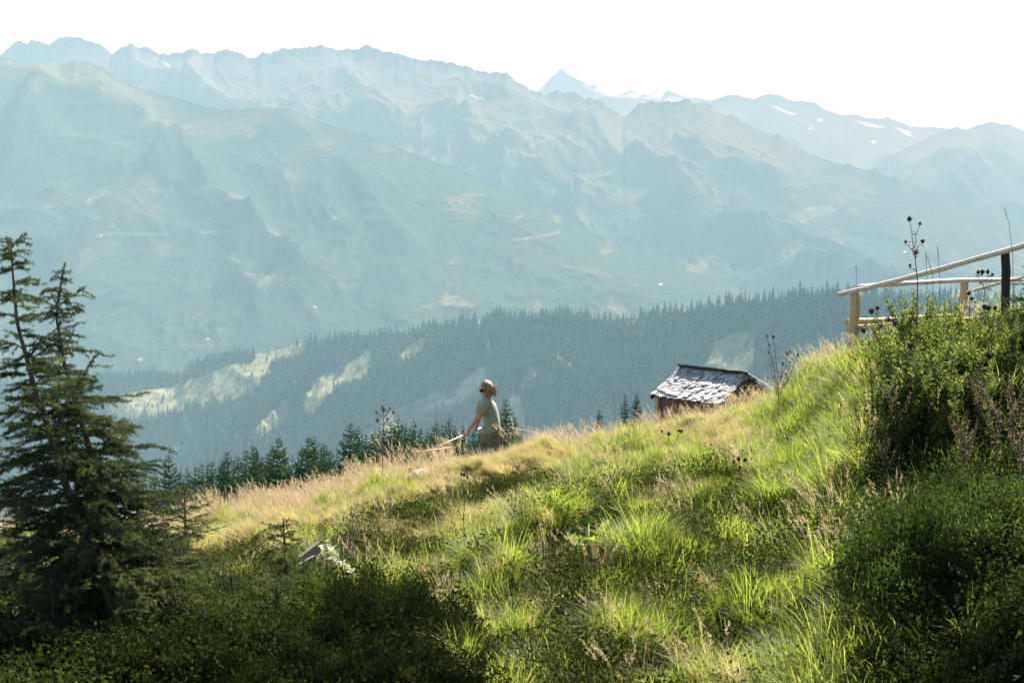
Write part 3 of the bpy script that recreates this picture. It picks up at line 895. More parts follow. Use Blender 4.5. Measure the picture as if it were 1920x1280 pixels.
for an, toe in ((J(931, 892, -.12), J(912, 901, -.14)), (J(899, 890, .12), J(882, 898, .12))):
    m = MB()
    d_ = toe - an; d_ /= np.linalg.norm(d_)
    u2 = np.cross(d_, (0, 1, 0)); u2 /= np.linalg.norm(u2)
    loft(m, [(an - d_ * .08, u2 * .03, Yv(.03)), (an - d_ * .06, u2 * .055, Yv(.045)), (an, u2 * .068, Yv(.05)), (an + d_ * .09, u2 * .05, Yv(.052)), (toe, u2 * .036, Yv(.046)), (toe + d_ * .05, u2 * .018, Yv(.028)), (toe + d_ * .06, u2 * .004, Yv(.008))], 14)
    obj('boot', m.mesh('boot', boot_m, True), person)
# shoulder length wavy hair
hc = J(911.6, 726.5)
th, ph = np.meshgrid(np.linspace(0, 2 * np.pi, 36, endpoint=False), np.linspace(.02, np.pi * .97, 20))
dx, dy_, dz = np.sin(ph) * np.cos(th), np.sin(ph) * np.sin(th), np.cos(ph)
rx = np.where(dx > 0, .113, .098); rz = np.where(dz > 0, .125, .125 + .075 * sstep(-.1, .7, dx))
lump = 1 + .08 * fbm(th * 2.2, ph * 3.2, 3, 5)
vx, vy, vz = dx * rx * lump, dy_ * .108 * lump, dz * rz * lump
face = sstep(-.15, -.5, dx) * sstep(.30, .0, dz)             # open over the face
vx, vy = vx * (1 - .95 * face) + .03 * face, vy * (1 - .35 * face)
low = sstep(-.2, -.8, dz)
vx = vx + low * .008
V = np.stack([vx, vy, vz], -1).reshape(-1, 3) + hc
i = np.arange(19)[:, None] * 36; j = np.arange(36)[None]; j2 = (j + 1) % 36
m = MB(); m.add(V, np.stack([i + j, i + j2, i + 36 + j2, i + 36 + j], -1).reshape(-1, 4), .35)
r = np.random.default_rng(8)
for q in range(420):                                           # loose strands over the shell
    t_ = r.uniform(-2.2, 2.2); p_ = r.uniform(.05, 2.0)
    d0 = np.array((math.sin(p_) * math.cos(t_), math.sin(p_) * math.sin(t_), math.cos(p_)))
    if d0[0] < -.25 and d0[2] < .35: continue
    st = hc + d0 * (.108 if d0[0] > 0 else .098, .106, .121)
    dn = np.array((.35 * max(d0[0], 0) + .12, .25 * d0[1], -1.0)); dn /= np.linalg.norm(dn)
    ln = r.uniform(.05, .15)
    pts = [st, st + d0 * .015 + dn * ln * .5, st + d0 * r.uniform(.0, .045) + dn * ln + r.normal(0, .012, 3)]
    m.tube(pts, [.007, .006, .001], 4, r.random())
obj('hair', m.mesh('hair', hair_m, True), person)
m = MB()                                                       # wrap-round sunglasses
cc = J(908.5, 731.6)
aa = np.linspace(-2.55, 2.55, 23)
for s in (0,):
    R1 = .085
    wv = np.where(np.abs(aa) < 1.25, .026, .009)
    bx, by = -np.cos(aa) * R1 * .98, np.sin(aa) * R1 * .86
    up_ = np.stack([bx, by, wv + .002], -1) + cc; dn_ = np.stack([bx, by, -wv], -1) + cc
    inn = np.stack([bx * .93, by * .93, wv * 0], -1) + cc
    n = len(aa)
    V = np.concatenate([up_, dn_, inn]); q = np.arange(n - 1)
    m.add(V, np.concatenate([np.stack([q, q + 1, n + q + 1, n + q], -1), np.stack([q, q + 2 * n, q + 2 * n + 1, q + 1], -1), np.stack([n + q, n + q + 1, q + 2 * n + 1, q + 2 * n], -1)]))
obj('sunglasses', m.mesh('sunglasses', black_m, True), person)
m = MB()
for q in range(3):
    m.tube([J(934 + q, 797 + q * 2.5, -.05 + q * .03), J(937.5, 798.5 + q * 2.5, .0)], [.02, .012], 6)
obj('shirt_tail', m.mesh('shirt_tail', solid_mat('white_cloth', [(0, (.7, .7, .66)), (1, (.8, .8, .77))], 4, .9)), person)

# hay rake held in both hands
rake_m = solid_mat('pale_handle', [(.3, (.62, .55, .45)), (.7, (.74, .68, .58))], 4, .35, (1, 1, 1), .1, spec=.6)
rake_h = solid_mat('rake_head_wood', [(.3, (.34, .22, .11)), (.7, (.48, .33, .18))], 6, .6)
rake = thing('hay_rake', 'long pale wooden hay rake gripped by the person above the grass', 'rake', tuple(HN + PO))
RO = np.array(rake.location)
hx0 = HN + PO - hd * .0
# the handle runs through both grips and down to the head in the grass
tipA = HN + PO + hd * ((901.5 - 873.5) / (890.5 - 873.5)) * np.linalg.norm(HF - HN)
head_c = P3(800, 846.5, PY - .75)
m = MB(); m.tube([tipA - RO, HF + PO - RO, HN + PO - RO, (HN + PO) * .5 + head_c * .5 - RO, head_c - RO], .0145, 8)
obj('handle', m.mesh('handle', rake_m, True), rake)
hA, hB = P3(764, 851, PY - .95), P3(845, 838.5, PY - .5)
m = MB(); m.tube([hA - RO, (hA + hB) / 2 - RO, hB - RO], .019, 6)
obj('head', m.mesh('head', rake_h, True), rake)
for t in np.linspace(.06, .94, 12):
    m = MB(); p = hA + (hB - hA) * t - RO
    m.tube([p, p + np.array((-.015, .02, -.085))], [.007, .004], 5)
    obj('tine', m.mesh('tine', rake_h), rake)

# ================================================================== spruces below the meadow edge
needle_mid = leaf_mat('spruce_needles', [(0, (.010, .030, .012)), (.5, (.028, .060, .020)), (1, (.070, .105, .030))], .28, 1.4, .0)
bark_m = solid_mat('spruce_bark', [(.3, (.045, .035, .028)), (.7, (.13, .10, .075))], 14.0, .9, (1, 1, .3), .5)

def spruce_mid(seed, h=9.0, w=1.55, layers=30):
    layers = int(layers * 1.4)
    """Spruce with drooping whorls of ragged fronds, h metres tall."""
    r = np.random.default_rng(seed)
    m = MB()
    lean = r.uniform(-.02, .02, 2)
    for t in range(layers):
        f = (t + r.uniform(-.3, .3)) / layers
        z0 = .10 * h + .88 * h * f
        L0 = w * 1.45 * (1 - f) ** .72 + .06
        nb = int(11 - 5 * f)
        a0 = r.uniform(0, 6.28)
        for b_ in range(nb):
            if r.random() < .07: continue
            a = a0 + b_ * 6.283 / nb + r.normal(0, .2)
            L = L0 * r.uniform(.6, 1.2)
            d = np.array((math.cos(a), math.sin(a), 0)); s = np.array((-d[1], d[0], 0))
            rise = .55 * (f - .35)
            n = 5
            tt = np.linspace(0, 1, n)
            ax = np.array([lean[0] * z0, lean[1] * z0, z0]) + d * (L * tt)[:, None] + np.outer(L * (rise * tt - .30 * (1 - f) * tt ** 2 + .16 * tt ** 3), (0, 0, 1))
            wd = L * .30 * np.array((.35, .9, 1.0, .65, .1))
            for q in range(n - 1):
                for sg in (-1, 1):
                    for e in range(2):
                        p = ax[q] + (ax[q + 1] - ax[q]) * (e * .5)
                        tip = p + s * sg * wd[q] * r.uniform(.7, 1.4) + d * L * .16 - np.array((0, 0, 1)) * L * r.uniform(.02, .16)
                        p2 = ax[q] + (ax[q + 1] - ax[q]) * (e * .5 + .62)
                        m.add([p, tip, p2], [(0, 1, 2)], r.uniform(0, 1) * (.5 + .5 * tt[q]))
            m.add([ax[-1] - s * L * .04, ax[-1] + s * L * .04, ax[-1] + d * L * .14 + np.array((0, 0, .03))], [(0, 1, 2)], r.uniform(.4, 1))
    mt = MB(); mt.tube([(0, 0, -.6), (lean[0] * h * .5, lean[1] * h * .5, h * .5), (lean[0] * h, lean[1] * h, h * 1.0)], [.13, .075, .008], 7)
    return m.mesh('crown', needle_mid), mt.mesh('trunk', bark_m)

MIDP = [spruce_mid(300 + q, 9.0, w_, ly) for q, (w_, ly) in enumerate(((1.5, 30), (1.25, 32), (1.8, 26), (1.05, 30), (1.4, 24)))]
# column, row of the top, distance, prototype, width, what singles it out
ROW = [
 (269, 889, 92, 3, .8, 'tiny spruce top beside the outer twigs of the leaning spruce'),
 (316, 856, 78, 0, 1.0, 'dark spruce standing alone right of the leaning foreground spruce'),
 (330, 888, 84, 1, .9, 'low spruce tucked against the right side of the lone dark spruce'),
 (351, 881, 88, 1, .8, 'thin spruce tip between the lone dark spruce and the tight grove'),
 (380, 873, 76, 3, 1.1, 'narrow near black spruce at the start of the tight grove'),
 (399, 870, 82, 2, .8, 'bushy pale green spruce right of the narrow near black one'),
 (412, 867, 86, 1, .9, 'second bushy spruce of the low grove, left of its tallest tip'),
 (427, 850, 80, 0, .9, 'tallest slim spruce of the low grove left of the broad trio'),
 (438, 868, 84, 4, .8, 'shorter spruce leaning on the right of the low grove tallest tip'),
 (460, 846, 75, 3, 1.2, 'dark slim spruce left of the paired green tops'),
 (473, 840, 82, 0, 1.0, 'left one of the paired green spruce tops'),
 (483, 849, 84, 1, .9, 'right one of the paired green spruce tops'),
 (493, 858, 88, 3, .8, 'small spruce tip between the paired tops and the broad trio'),
 (504, 848, 80, 4, .9, 'left shoulder tree of the broad spruce trio'),
 (523, 825, 74, 2, .85, 'tall middle tree of the broad spruce trio'),
 (533, 852, 80, 0, .8, 'right shoulder tree of the broad spruce trio'),
 (579, 824, 72, 2, .9, 'broad black spruce at the left of the open gap'),
 (591, 823, 76, 1, 1.0, 'slim dark spruce touching the broad black one on its right'),
 (607, 836, 80, 0, .8, 'green spruce at the right end of the three beside the open gap'),
 (631, 843, 84, 3, .9, 'short spruce left of the tall tree before the thistle'),
 (658, 797, 72, 0, 1.0, 'tallest dark spruce left of the tall brown thistle stalk'),
 (674, 804, 78, 1, 1.0, 'spruce just right of the tallest one before the thistle stalk'),
 (695, 817, 84, 4, .8, 'grey green spruce directly left of the brown thistle stalk'),
 (714, 806, 82, 1, .9, 'spruce partly hidden behind the brown thistle stalk'),
 (730, 793, 78, 3, 1.1, 'slim spruce directly right of the brown thistle stalk'),
 (747, 787, 76, 0, .9, 'tall spruce at the centre of the group right of the thistle stalk'),
 (762, 798, 82, 1, .9, 'lower spruce filling the group right of the thistle stalk'),
 (778, 793, 80, 4, .9, 'bushy spruce near the right end of the thistle side group'),
 (787, 808, 84, 2, .7, 'last low spruce before the gap left of the rake handle'),
 (820, 793, 88, 3, .8, 'thin bluish spruce above the far end of the rake'),
 (842, 790, 80, 1, 1.0, 'green spruce above the middle of the rake handle'),
 (867, 803, 84, 0, .8, 'spruce behind the near hand of the person'),
 (878, 820, 90, 3, .7, 'small spruce below the hands of the person'),
 (901, 806, 86, 1, .8, 'spruce hidden behind the hips of the person'),
 (950, 754, 66, 3, 1.5, 'tall slender spruce right behind the back of the person'),
 (966, 785, 72, 1, .9, 'lower spruce at the right foot of the slender one behind the person'),
 (978, 808, 78, 4, .7, 'small spruce tip near the white cord right of the person'),
 (1123, 777, 75, 2, .7, 'single small spruce top peeping over the middle of the meadow edge'),
 (1173, 746, 70, 3, 1.0, 'left spruce of the pair standing left of the hay hut'),
 (1192, 744, 72, 1, 1.0, 'right spruce of the pair standing left of the hay hut'),
]
for q, (u_, v_) in enumerate(((290, 905), (340, 900), (365, 893), (390, 885), (420, 880), (445, 872), (480, 864), (500, 868), (513, 850), (545, 872), (566, 858), (600, 850), (618, 862), (645, 838), (666, 830), (686, 832), (704, 824), (722, 820),
                             (738, 812), (755, 815), (770, 818), (800, 822), (812, 815), (832, 812), (855, 818), (888, 824), (942, 800), (960, 812))):
    ROW.append((u_, v_ - 13, 84 + (q * 7) % 13, q % 5, .85, 'low dark spruce half hidden between the taller tips of the row'))
rng = np.random.default_rng(12)
for u_, v_, y_, pr, wd_, lab in ROW:
    top = P3(u_, v_ - 13, y_)
    gz = float(ground_z(top[0], y_)) - .3
    h = top[2] - gz
    t = thing('spruce_tree', lab, 'tree', (top[0], y_, gz), 'spruces in a row below the meadow edge')
    t.scale = (wd_ * .74 * h / 9 * rng.uniform(.95, 1.1), wd_ * .74 * h / 9, h / 9)
    t.rotation_euler.z = rng.uniform(0, 6.28)
    obj('crown', MIDP[pr][0], t); obj('trunk', MIDP[pr][1], t)

# ================================================================== near spruces with single needles
needle_near = leaf_mat('near_spruce_needles', [(0, (.007, .016, .006)), (.5, (.020, .036, .010)), (1, (.090, .112, .028))], .30, 1.5, .015, .6)  # shaded core and sunlit tips are both put into the needle colour
twig_m = solid_mat('twig_bark', [(.3, (.030, .022, .014)), (.7, (.12, .085, .055))], 20.0, .85, None, .3)

def unit(v):
    return v / (np.linalg.norm(v, axis=-1, keepdims=True) + 1e-9)

def needles(seg0, seg1, tints, dens, ln, wd, r):
    seg0, seg1, tints = np.array(seg0), np.array(seg1), np.array(tints)
    le = np.linalg.norm(seg1 - seg0, axis=1)
    cnt = np.maximum(1, (le * dens).astype(int))
    ix = np.repeat(np.arange(len(le)), cnt)
    t = r.random(len(ix))
    p = seg0[ix] + (seg1 - seg0)[ix] * t[:, None]
    ax = unit(seg1 - seg0)[ix]
    rd = r.normal(size=(len(ix), 3)); rd[:, 2] += .35
    rd = unit(rd - ax * (rd * ax).sum(1)[:, None])
    d = unit(ax * r.uniform(.45, .95, len(ix))[:, None] + rd)
    sd = unit(np.cross(d, r.normal(size=d.shape)))
    L = ln * r.uniform(.7, 1.2, len(ix))
    V = np.stack([p - sd * wd, p + sd * wd, p + d * (L * .7)[:, None] + sd * wd * .8, p + d * L[:, None]], 1)
    n = len(ix)
    b = np.arange(n)[:, None] * 4
    T = np.concatenate([b + [0, 1, 2], b + [0, 2, 3]])
    ti = np.clip(tints[ix] + r.normal(0, .15, n), 0, 1)
    return V.reshape(-1, 3), T, np.repeat(ti, 4)

def near_spruce(name, label, trunk, rad, whorls, seed, dens=520, ln=.020, nwd=.0020, dead=(), group=None, droop=.62, lift=.50):
    """trunk: points from base to top (world); whorls: (distance below top, branch length, count)."""
    r = np.random.default_rng(seed)
    trunk = np.asarray(trunk, float)
    base = trunk[0].copy()
    root = thing(name, label, 'tree', base, group)
    tr = trunk - base
    # resample from the top
    tt = tr[::-1]
    cum = np.concatenate([[0], np.cumsum(np.linalg.norm(np.diff(tt, axis=0), axis=1))])
    H_ = cum[-1]
    def at(d):
        return np.array([np.interp(d, cum, tt[:, c]) for c in range(3)])
    ds = np.linspace(0, H_, 30)
    mt = MB()
    mt.tube([at(d) for d in ds][::-1], [(.0035 + (rad - .0035) * (d / H_) ** .9) for d in ds][::-1], 9)
    s0, s1, ti = [], [], []
    def seg(a, b_, t_):
        s0.append(a); s1.append(b_); ti.append(t_)
    for q in range(8):
        d = q * .02
        seg(at(d + .02), at(d), .5)
    for wd_, L0, nb in whorls:
        a0 = r.uniform(0, 6.28)
        for b_ in range(nb):
            d = wd_ + r.normal(0, .022)
            if d < .01 or d > H_: continue
            a = a0 + b_ * 6.283 / nb + r.normal(0, .3)
            L = L0 * r.uniform(.45, 1.35)
            f = min(1, d / 2.2)
            el = lift * (1 - f) - .05 * f + r.normal(0, .24)
            dv = np.array((math.cos(a), math.sin(a), 0))
            n = 7
            x = np.linspace(0, 1, n)
            zz = L * (math.tan(el) * x - droop * x ** 2 + .45 * droop * x ** 3)
            cv = np.cumsum(r.normal(0, .02 * L, (n, 3)), 0); cv[0] = 0
            ax = at(d) + dv * (L * x)[:, None] + np.outer(zz, (0, 0, 1)) + cv
            mt.tube(ax, np.linspace(.0022 + .008 * L, .0012, n), 5, .5, False)
            tint = r.uniform(.15, .75)
            for q in range(1, n - 1):
                seg(ax[q], ax[q + 1], tint)
            seg(ax[0], ax[1], tint * .5) if L < .25 else None
            ntw = int(4 + L * 21)
            for q in range(ntw):
                xx = r.uniform(.08, 1.0) if L > .3 else r.uniform(.05, 1)
                p = np.array([np.interp(xx, x, ax[:, c]) for c in range(3)])
                sgn = 1 if q % 2 else -1
                side = np.array((-dv[1], dv[0], 0)) * sgn
                tl = (.06 + .30 * L * (1 - xx * .75)) * r.uniform(.6, 1.2)
                td = unit(dv * r.uniform(.55, 1.0) + side * r.uniform(.5, 1.0) + np.array((0, 0, r.uniform(-.45, .25))))
                e1 = p + td * tl * .55; e2 = e1 + unit(td + np.array((0, 0, r.uniform(-.5, .15)))) * tl * .45
                t2 = min(1, max(0, tint + r.normal(0, .12) + .2 * (xx > .8)))
                seg(p, e1, t2); seg(e1, e2, t2 + .12)
                if tl > .13:
                    mt.tube([p, e1, e2], [.003, .002, .001], 3, .5, False)
                    for z_ in range(int(tl / .045)):
                        xx2 = r.uniform(.2, 1)
                        pp = p + (e1 - p) * xx2
                        t3 = unit(td + np.cross(td, (0, 0, 1)) * r.choice((-1, 1)) * r.uniform(.5, 1) + np.array((0, 0, r.uniform(-.4, .1))))
                        seg(pp, pp + t3 * r.uniform(.04, .09), t2 + .06)
    for dd, a, L, el in dead:                       # bare dead twigs low on the trunk
        p = at(dd); dv = np.array((math.cos(a), math.sin(a), el))
        c1 = p + dv * L * .5 + r.normal(0, .02, 3); c2 = p + dv * L + r.normal(0, .04, 3)
        mt.tube([p, c1, c2], [.007, .005, .002], 5, 1)
        for z_ in range(4):
            e = c1 + (c2 - c1) * r.random(); mt.tube([e, e + (dv + r.normal(0, .6, 3)) * .09], [.003, .001], 4, 1)
    V, T, A = needles(s0, s1, ti, dens, ln, nwd, r)
    obj('crown', mesh_np('crown', V, T, False, {'tint': ('FLOAT', A)}, [needle_near]), root)
    obj('trunk', mt.mesh('trunk', twig_m, True), root)
    return root

YA, YB = 9.15, 9.45
tA = [(268, 1262), (222, 1167), (182, 1074), (161, 1005), (137, 953), (113, 874), (79, 770), (65, 730), (47, 660), (32, 608), (24, 514), (20, 449)]
tB = [(285, 1235), (262, 1132), (237, 1077), (220, 1012), (199, 933), (184, 890), (147, 775), (120, 680), (105, 590), (112, 545), (122, 492)]
def full(d0, d1, step, l0, l1, n0, n1):
    ds = np.arange(d0, d1, step)
    return [(d, l0 + (l1 - l0) * ((d - d0) / (d1 - d0)) ** .8, int(n0 + (n1 - n0) * (d - d0) / (d1 - d0))) for d in ds]
near_spruce('leaning_spruce', 'leaning spruce with the taller thin leader, outermost of the two at the slope foot',
    [P3(u, v, YA) for u, v in tA], .036,
    [(.02, .075, 5), (.09, .09, 6), (.17, .08, 4), (.29, .12, 5), (.37, .17, 5), (.45, .09, 3), (.55, .07, 2)] + full(.66, 2.75, .080, .24, .82, 5, 9), 21, group='two leaning spruces')
near_spruce('leaning_spruce', 'leaning spruce with the bent leader tip, the one beside the dry meadow',
    [P3(u, v, YB) for u, v in tB], .032,
    [(.10, .03, 3), (.21, .09, 4), (.28, .17, 5), (.33, .20, 4), (.48, .18, 3)] + full(.60, 2.6, .080, .19, .68, 5, 8), 22,
    dead=[(1.95, .2, .45, -.05), (2.05, -.3, .5, .0), (2.2, -.1, .55, -.1), (2.3, .5, .5, -.1)], group='two leaning spruces')
# low young spruces and the one at the rail
def young(u, vtop, y, label, L, seed, lean=0.0, group=None, dens=420, nb=8, step=.06, ln=.017):
    top = P3(u, vtop, y)
    base = np.array(GP(u + lean, y + .02, -.05))
    h = top[2] - base[2]
    mid = (top + base) / 2 + np.array((.02, 0, 0))
    wh = full(.05, h * .96, step, .06, L, 4, nb)
    return near_spruce('young_spruce', label, [base, mid, top], .012 + .012 * h, wh, seed, dens, ln, group=group)
young(531, 972, 10.6, 'young dark spruce with an upright tip left of the grey planks', .42, 31)
young(432, 1068, 9.9, 'low spreading young spruce between the leaning spruces and the upright young one', .50, 32)
young(345, 905, 13.5, 'yellow green young spruce at the lower end of the meadow edge', .55, 33, dens=300)
young(28, 905, 11.5, 'bushy young spruce behind the taller leaning spruce', .7, 37, dens=260)
young(1962, 452, 14.2, 'spruce at the end of the wooden railing, behind the dark post', .62, 34, dens=320)
young(95, 1085, 8.7, 'dark young spruce in the shade under the outermost leaning spruce', .5, 39)
young(325, 1105, 8.9, 'young spruce with lit twigs at the foot of the inner leaning trunk', .5, 40)
young(515, 1075, 9.4, 'small young spruce in the dark hollow below the upright one', .34, 35)

# ================================================================== shrubs
shrub_leaf = leaf_mat('shrub_leaf', [(0, (.010, .022, .005)), (.5, (.034, .058, .012)), (1, (.115, .140, .032))], .35, 1.7, .004, .6)
shrub_shade = leaf_mat('shaded_shrub_leaf', [(0, (.005, .010, .003)), (.5, (.014, .023, .006)), (1, (.060, .074, .020))], .14, 1.4, .0, .6)  # shade painted in: leaf colour sunk to near black for the shadowed shrubs

def leaves(P, N, L, Wd, r, fold=.15):
    """Diamond shaped leaves at points P along directions N."""
    n = len(P)
    sd = unit(np.cross(N, r.normal(size=(n, 3))))
    nn = np.cross(N, sd)
    L = np.broadcast_to(L, (n,))[:, None]; Wd = np.broadcast_to(Wd, (n,))[:, None]
    a, b, c, d = P, P + N * L * .5 + sd * Wd + nn * L * fold, P + N * L, P + N * L * .5 - sd * Wd + nn * L * fold
    V = np.stack([a, b, c, d], 1).reshape(-1, 3)
    k_ = np.arange(n)[:, None] * 4
    return V, np.concatenate([k_ + [0, 1, 2], k_ + [0, 2, 3]])

def shrub(u, vtop, y, rx, ry, label, seed, n=15000, leaf=.020, mat=None, name='shrub', lump=.55):
    n, leaf = int(n * 1.7), leaf * .76
    r = np.random.default_rng(seed)
    g = GP(u, y, -.03); top = P3(u, vtop, y)
    h = max(.2, top[2] - g.z)
    root = thing(name, label, 'shrub', g)
    d = unit(r.normal(size=(n, 3)) * (1, 1, 1)); d[:, 2] = np.abs(d[:, 2]) * 1.0 - .12
    th_ = np.arctan2(d[:, 1], d[:, 0])
    rad = (1 + lump * fbm(d[:, 0] * 2.3 + seed, d[:, 1] * 2.3 + d[:, 2] * 2, 3, seed)) * r.uniform(.25, 1, n) ** .30
    P = d * rad[:, None] * (rx, ry, h)
    P[:, 2] = np.maximum(P[:, 2], -.1)
    N = unit(d * .6 + r.normal(size=(n, 3)) * .6 + (0, 0, .5))
    for q in range(110):                          # leafy shoots reaching out of the dome
        b0 = r.integers(n); ln_ = r.uniform(.06, .22); dr = unit(d[b0] + r.normal(0, .35, 3) + (0, 0, .35))
        ks = r.integers(0, n, 16)
        P[ks] = P[b0] * .95 + dr * (ln_ * r.random(16))[:, None]
        N[ks] = unit(dr + r.normal(0, .7, (16, 3)))
    V, T = leaves(P, N, leaf * np.clip(r.lognormal(-.1, .38, n), .4, 2.3), leaf * .25, r)
    tn = np.clip(.45 + .35 * fbm(P[:, 0] * 6, P[:, 1] * 6 + P[:, 2] * 5, 2, seed + 1) + r.normal(0, .16, n), 0, 1)
    obj('foliage', mesh_np('foliage', V, T, False, {'tint': ('FLOAT', np.repeat(tn, 4))}, [mat or shrub_leaf]), root)
    m = MB()
    for q in range(int(26 + 20 * rx)):
        e = P[r.integers(n)] * .97
        b0 = np.array((r.normal(0, rx * .22), r.normal(0, ry * .22), -.05))
        m.tube([b0, (b0 + e) / 2 + (0, 0, .04), e], [.007, .004, .0015], 4)
    obj('stems', m.mesh('stems', twig_m), root)
    return root

shrub(1800, 905, 8.3, .62, .50, 'large leafy green shrub with a bright top and black shaded front', 41, 30000, .030)
shrub(1935, 935, 8.1, .45, .50, 'leafy green shrub growing against the large bright topped shrub', 42, 16000, .030)
shrub(1690, 985, 8.9, .36, .34, 'small rounded green shrub at the grass side of the large bright topped one', 43, 11000, .026)
shrub(1900, 1185, 7.1, .42, .30, 'low dark leafy shrub at the foot of the large bright topped shrub', 44, 11000, .026, shrub_shade)
shrub(1745, 1195, 7.5, .34, .28, 'low dark shrub mixed with long grass below the large bright topped shrub', 45, 9000, .024, shrub_shade)
shrub(700, 1080, 9.2, .46, .46, 'broad low shrub with glossy lit top left of the green grass bank', 46, 22000, .026, shrub_shade)
shrub(820, 1105, 9.05, .36, .40, 'low dark shrub between the glossy topped one and the green grass', 47, 13000, .024, shrub_shade)
shrub(612, 1140, 8.9, .36, .38, 'dark low shrub below the grey planks', 48, 13000, .026, shrub_shade)
shrub(600, 1215, 8.4, .55, .35, 'black shaded shrub at the very foot of the bank', 49, 16000, .026, shrub_shade)
shrub(745, 1205, 8.4, .55, .32, 'black shaded shrub in front of the broad glossy topped one', 50, 16000, .026, shrub_shade)
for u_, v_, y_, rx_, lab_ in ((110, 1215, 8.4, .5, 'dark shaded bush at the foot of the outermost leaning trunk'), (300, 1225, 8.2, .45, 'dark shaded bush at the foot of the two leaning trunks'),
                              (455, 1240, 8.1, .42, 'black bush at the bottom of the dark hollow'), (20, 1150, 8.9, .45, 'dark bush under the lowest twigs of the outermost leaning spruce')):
    shrub(u_, v_, y_, rx_, .36, lab_, int(u_) + 7, 13000, .026, shrub_shade)
shrub(445, 1195, 8.7, .42, .36, 'dark shrub between the leaning trunks and the hollow', 51, 13000, .026, shrub_shade)
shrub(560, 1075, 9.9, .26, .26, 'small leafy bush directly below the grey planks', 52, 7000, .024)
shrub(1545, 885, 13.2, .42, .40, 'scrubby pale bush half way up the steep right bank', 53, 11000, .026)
shrub(1890, 690, 11.8, .75, .55, 'dark leafy thicket under the end of the wooden railing', 54, 26000, .032, shrub_shade)
shrub(1745, 735, 11.3, .42, .35, 'dark leafy undergrowth at the foot of the tall herbs', 55, 14000, .028, shrub_shade)

# ================================================================== tall herbs on the bank
herb_leaf = leaf_mat('herb_leaf', [(0, (.018, .036, .009)), (.5, (.072, .100, .020)), (1, (.18, .195, .048))], .48, 1.7, .015, .6)
herb_dry = leaf_mat('withered_leaf', [(0, (.040, .028, .022)), (.5, (.10, .075, .052)), (1, (.20, .165, .115))], .35, 1.4, .01, .6)
stem_g = solid_mat('green_stem', [(0, (.06, .09, .02)), (1, (.14, .15, .05))], 8, .6)
stem_b = solid_mat('brown_stem', [(0, (.035, .022, .016)), (1, (.12, .08, .06))], 12, .7)

def herb_proto(seed, h, nleaf, ll, lw, side=2):
    r = np.random.default_rng(seed)
    ms = MB(); P, N = [], []
    def stem(b, top, rad, nl, l):
        mid = (b + top) / 2 + r.normal(0, .02, 3)
        ms.tube([b, mid, top], [rad, rad * .75, rad * .3], 5)
        for q in range(nl):
            t = .12 + .88 * (q + r.random()) / nl
            p = (1 - t) ** 2 * b + 2 * t * (1 - t) * mid + t * t * top
            a = q * 2.4 + r.normal(0, .3)
            P.append(p); N.append((math.cos(a), math.sin(a), r.uniform(-.1, .9) + .5 * t, l * (1.15 - .7 * t) * r.uniform(.7, 1.2)))
    top = np.array((r.normal(0, .08), r.normal(0, .08), h))
    stem(np.zeros(3), top, .006, nleaf, ll)
    for q in range(side):
        t = r.uniform(.3, .75); b = top * t; a = r.uniform(0, 6.28)
        stem(b, b + np.array((math.cos(a) * .14, math.sin(a) * .14, h * (1 - t) * .85)), .0035, nleaf // 2, ll * .75)
    P = np.array(P); N = np.array(N)
    V, T = leaves(P, unit(N[:, :3]), N[:, 3], N[:, 3] * lw, r, .10)
    return V, T, np.repeat(r.random(len(P)), 4), ms
def herb_meshes(seed, h, nl, ll, lw, lm, sm, side=2):
    V, T, A, ms = herb_proto(seed, h, nl, ll, lw, side)
    return ms.mesh('stem', sm), mesh_np('leaves', V, T, False, {'tint': ('FLOAT', A)}, [lm])
HP = [herb_meshes(60 + q, 1.0, 84, .10, .125, herb_leaf, stem_g, 4) for q in range(4)]
HD = [herb_meshes(70 + q, 1.0, 70, .055, .28, herb_dry, stem_b, 5) for q in range(3)]
rng = np.random.default_rng(31)
HT = [(1660, 585, 13.2), (1690, 560, 13.4), (1706, 548, 13.0), (1722, 570, 13.5), (1738, 552, 13.2), (1752, 575, 12.8), (1768, 560, 13.4), (1785, 552, 13.0), (1680, 600, 12.6), (1715, 600, 12.4),
      (1745, 610, 12.3), (1775, 600, 12.2), (1800, 575, 13.0), (1815, 600, 12.4), (1700, 640, 12.0), (1735, 650, 11.8), (1770, 640, 11.8), (1805, 640, 11.7), (1838, 585, 13.1), (1845, 610, 12.3), (1640, 630, 13.3), (1655, 655, 12.7),
      (1865, 570, 13.4), (1885, 590, 12.8), (1835, 655, 11.6), (1790, 690, 11.2), (1900, 610, 12.6), (1675, 690, 11.8), (1712, 545, 13.3), (1760, 590, 12.6), (1820, 560, 13.3), (1728, 620, 12.1), (1665, 625, 12.9), (1850, 700, 11.1), (1720, 700, 11.3)]
for q, (u_, v_, y_) in enumerate(HT):
    top = P3(u_, v_, y_); g = GP(u_, y_, -.02)
    h = top[2] - g.z
    t = thing('leafy_herb', 'tall leafy green herb in the thick clump under the peeled log rail', 'plant', g, 'leafy herbs under the log rail')
    t.scale = (h * .8 + .2, h * .8 + .2, h); t.rotation_euler.z = rng.uniform(0, 6.28)
    a, b_ = HP[q % 4]; obj('stem', a, t); obj('leaves', b_, t)
DT = [(1650, 690, 12.2), (1690, 720, 11.4), (1800, 720, 10.9), (1830, 690, 11.2), (1860, 640, 11.9), (1870, 735, 10.6), (1755, 715, 11.0), (1905, 700, 10.8), (1840, 770, 10.2), (1800, 770, 10.3), (1880, 800, 9.9), (1905, 770, 10.1), (1625, 730, 12.6), (1655, 820, 10.9), (1700, 800, 10.8), (1590, 850, 11.6)]
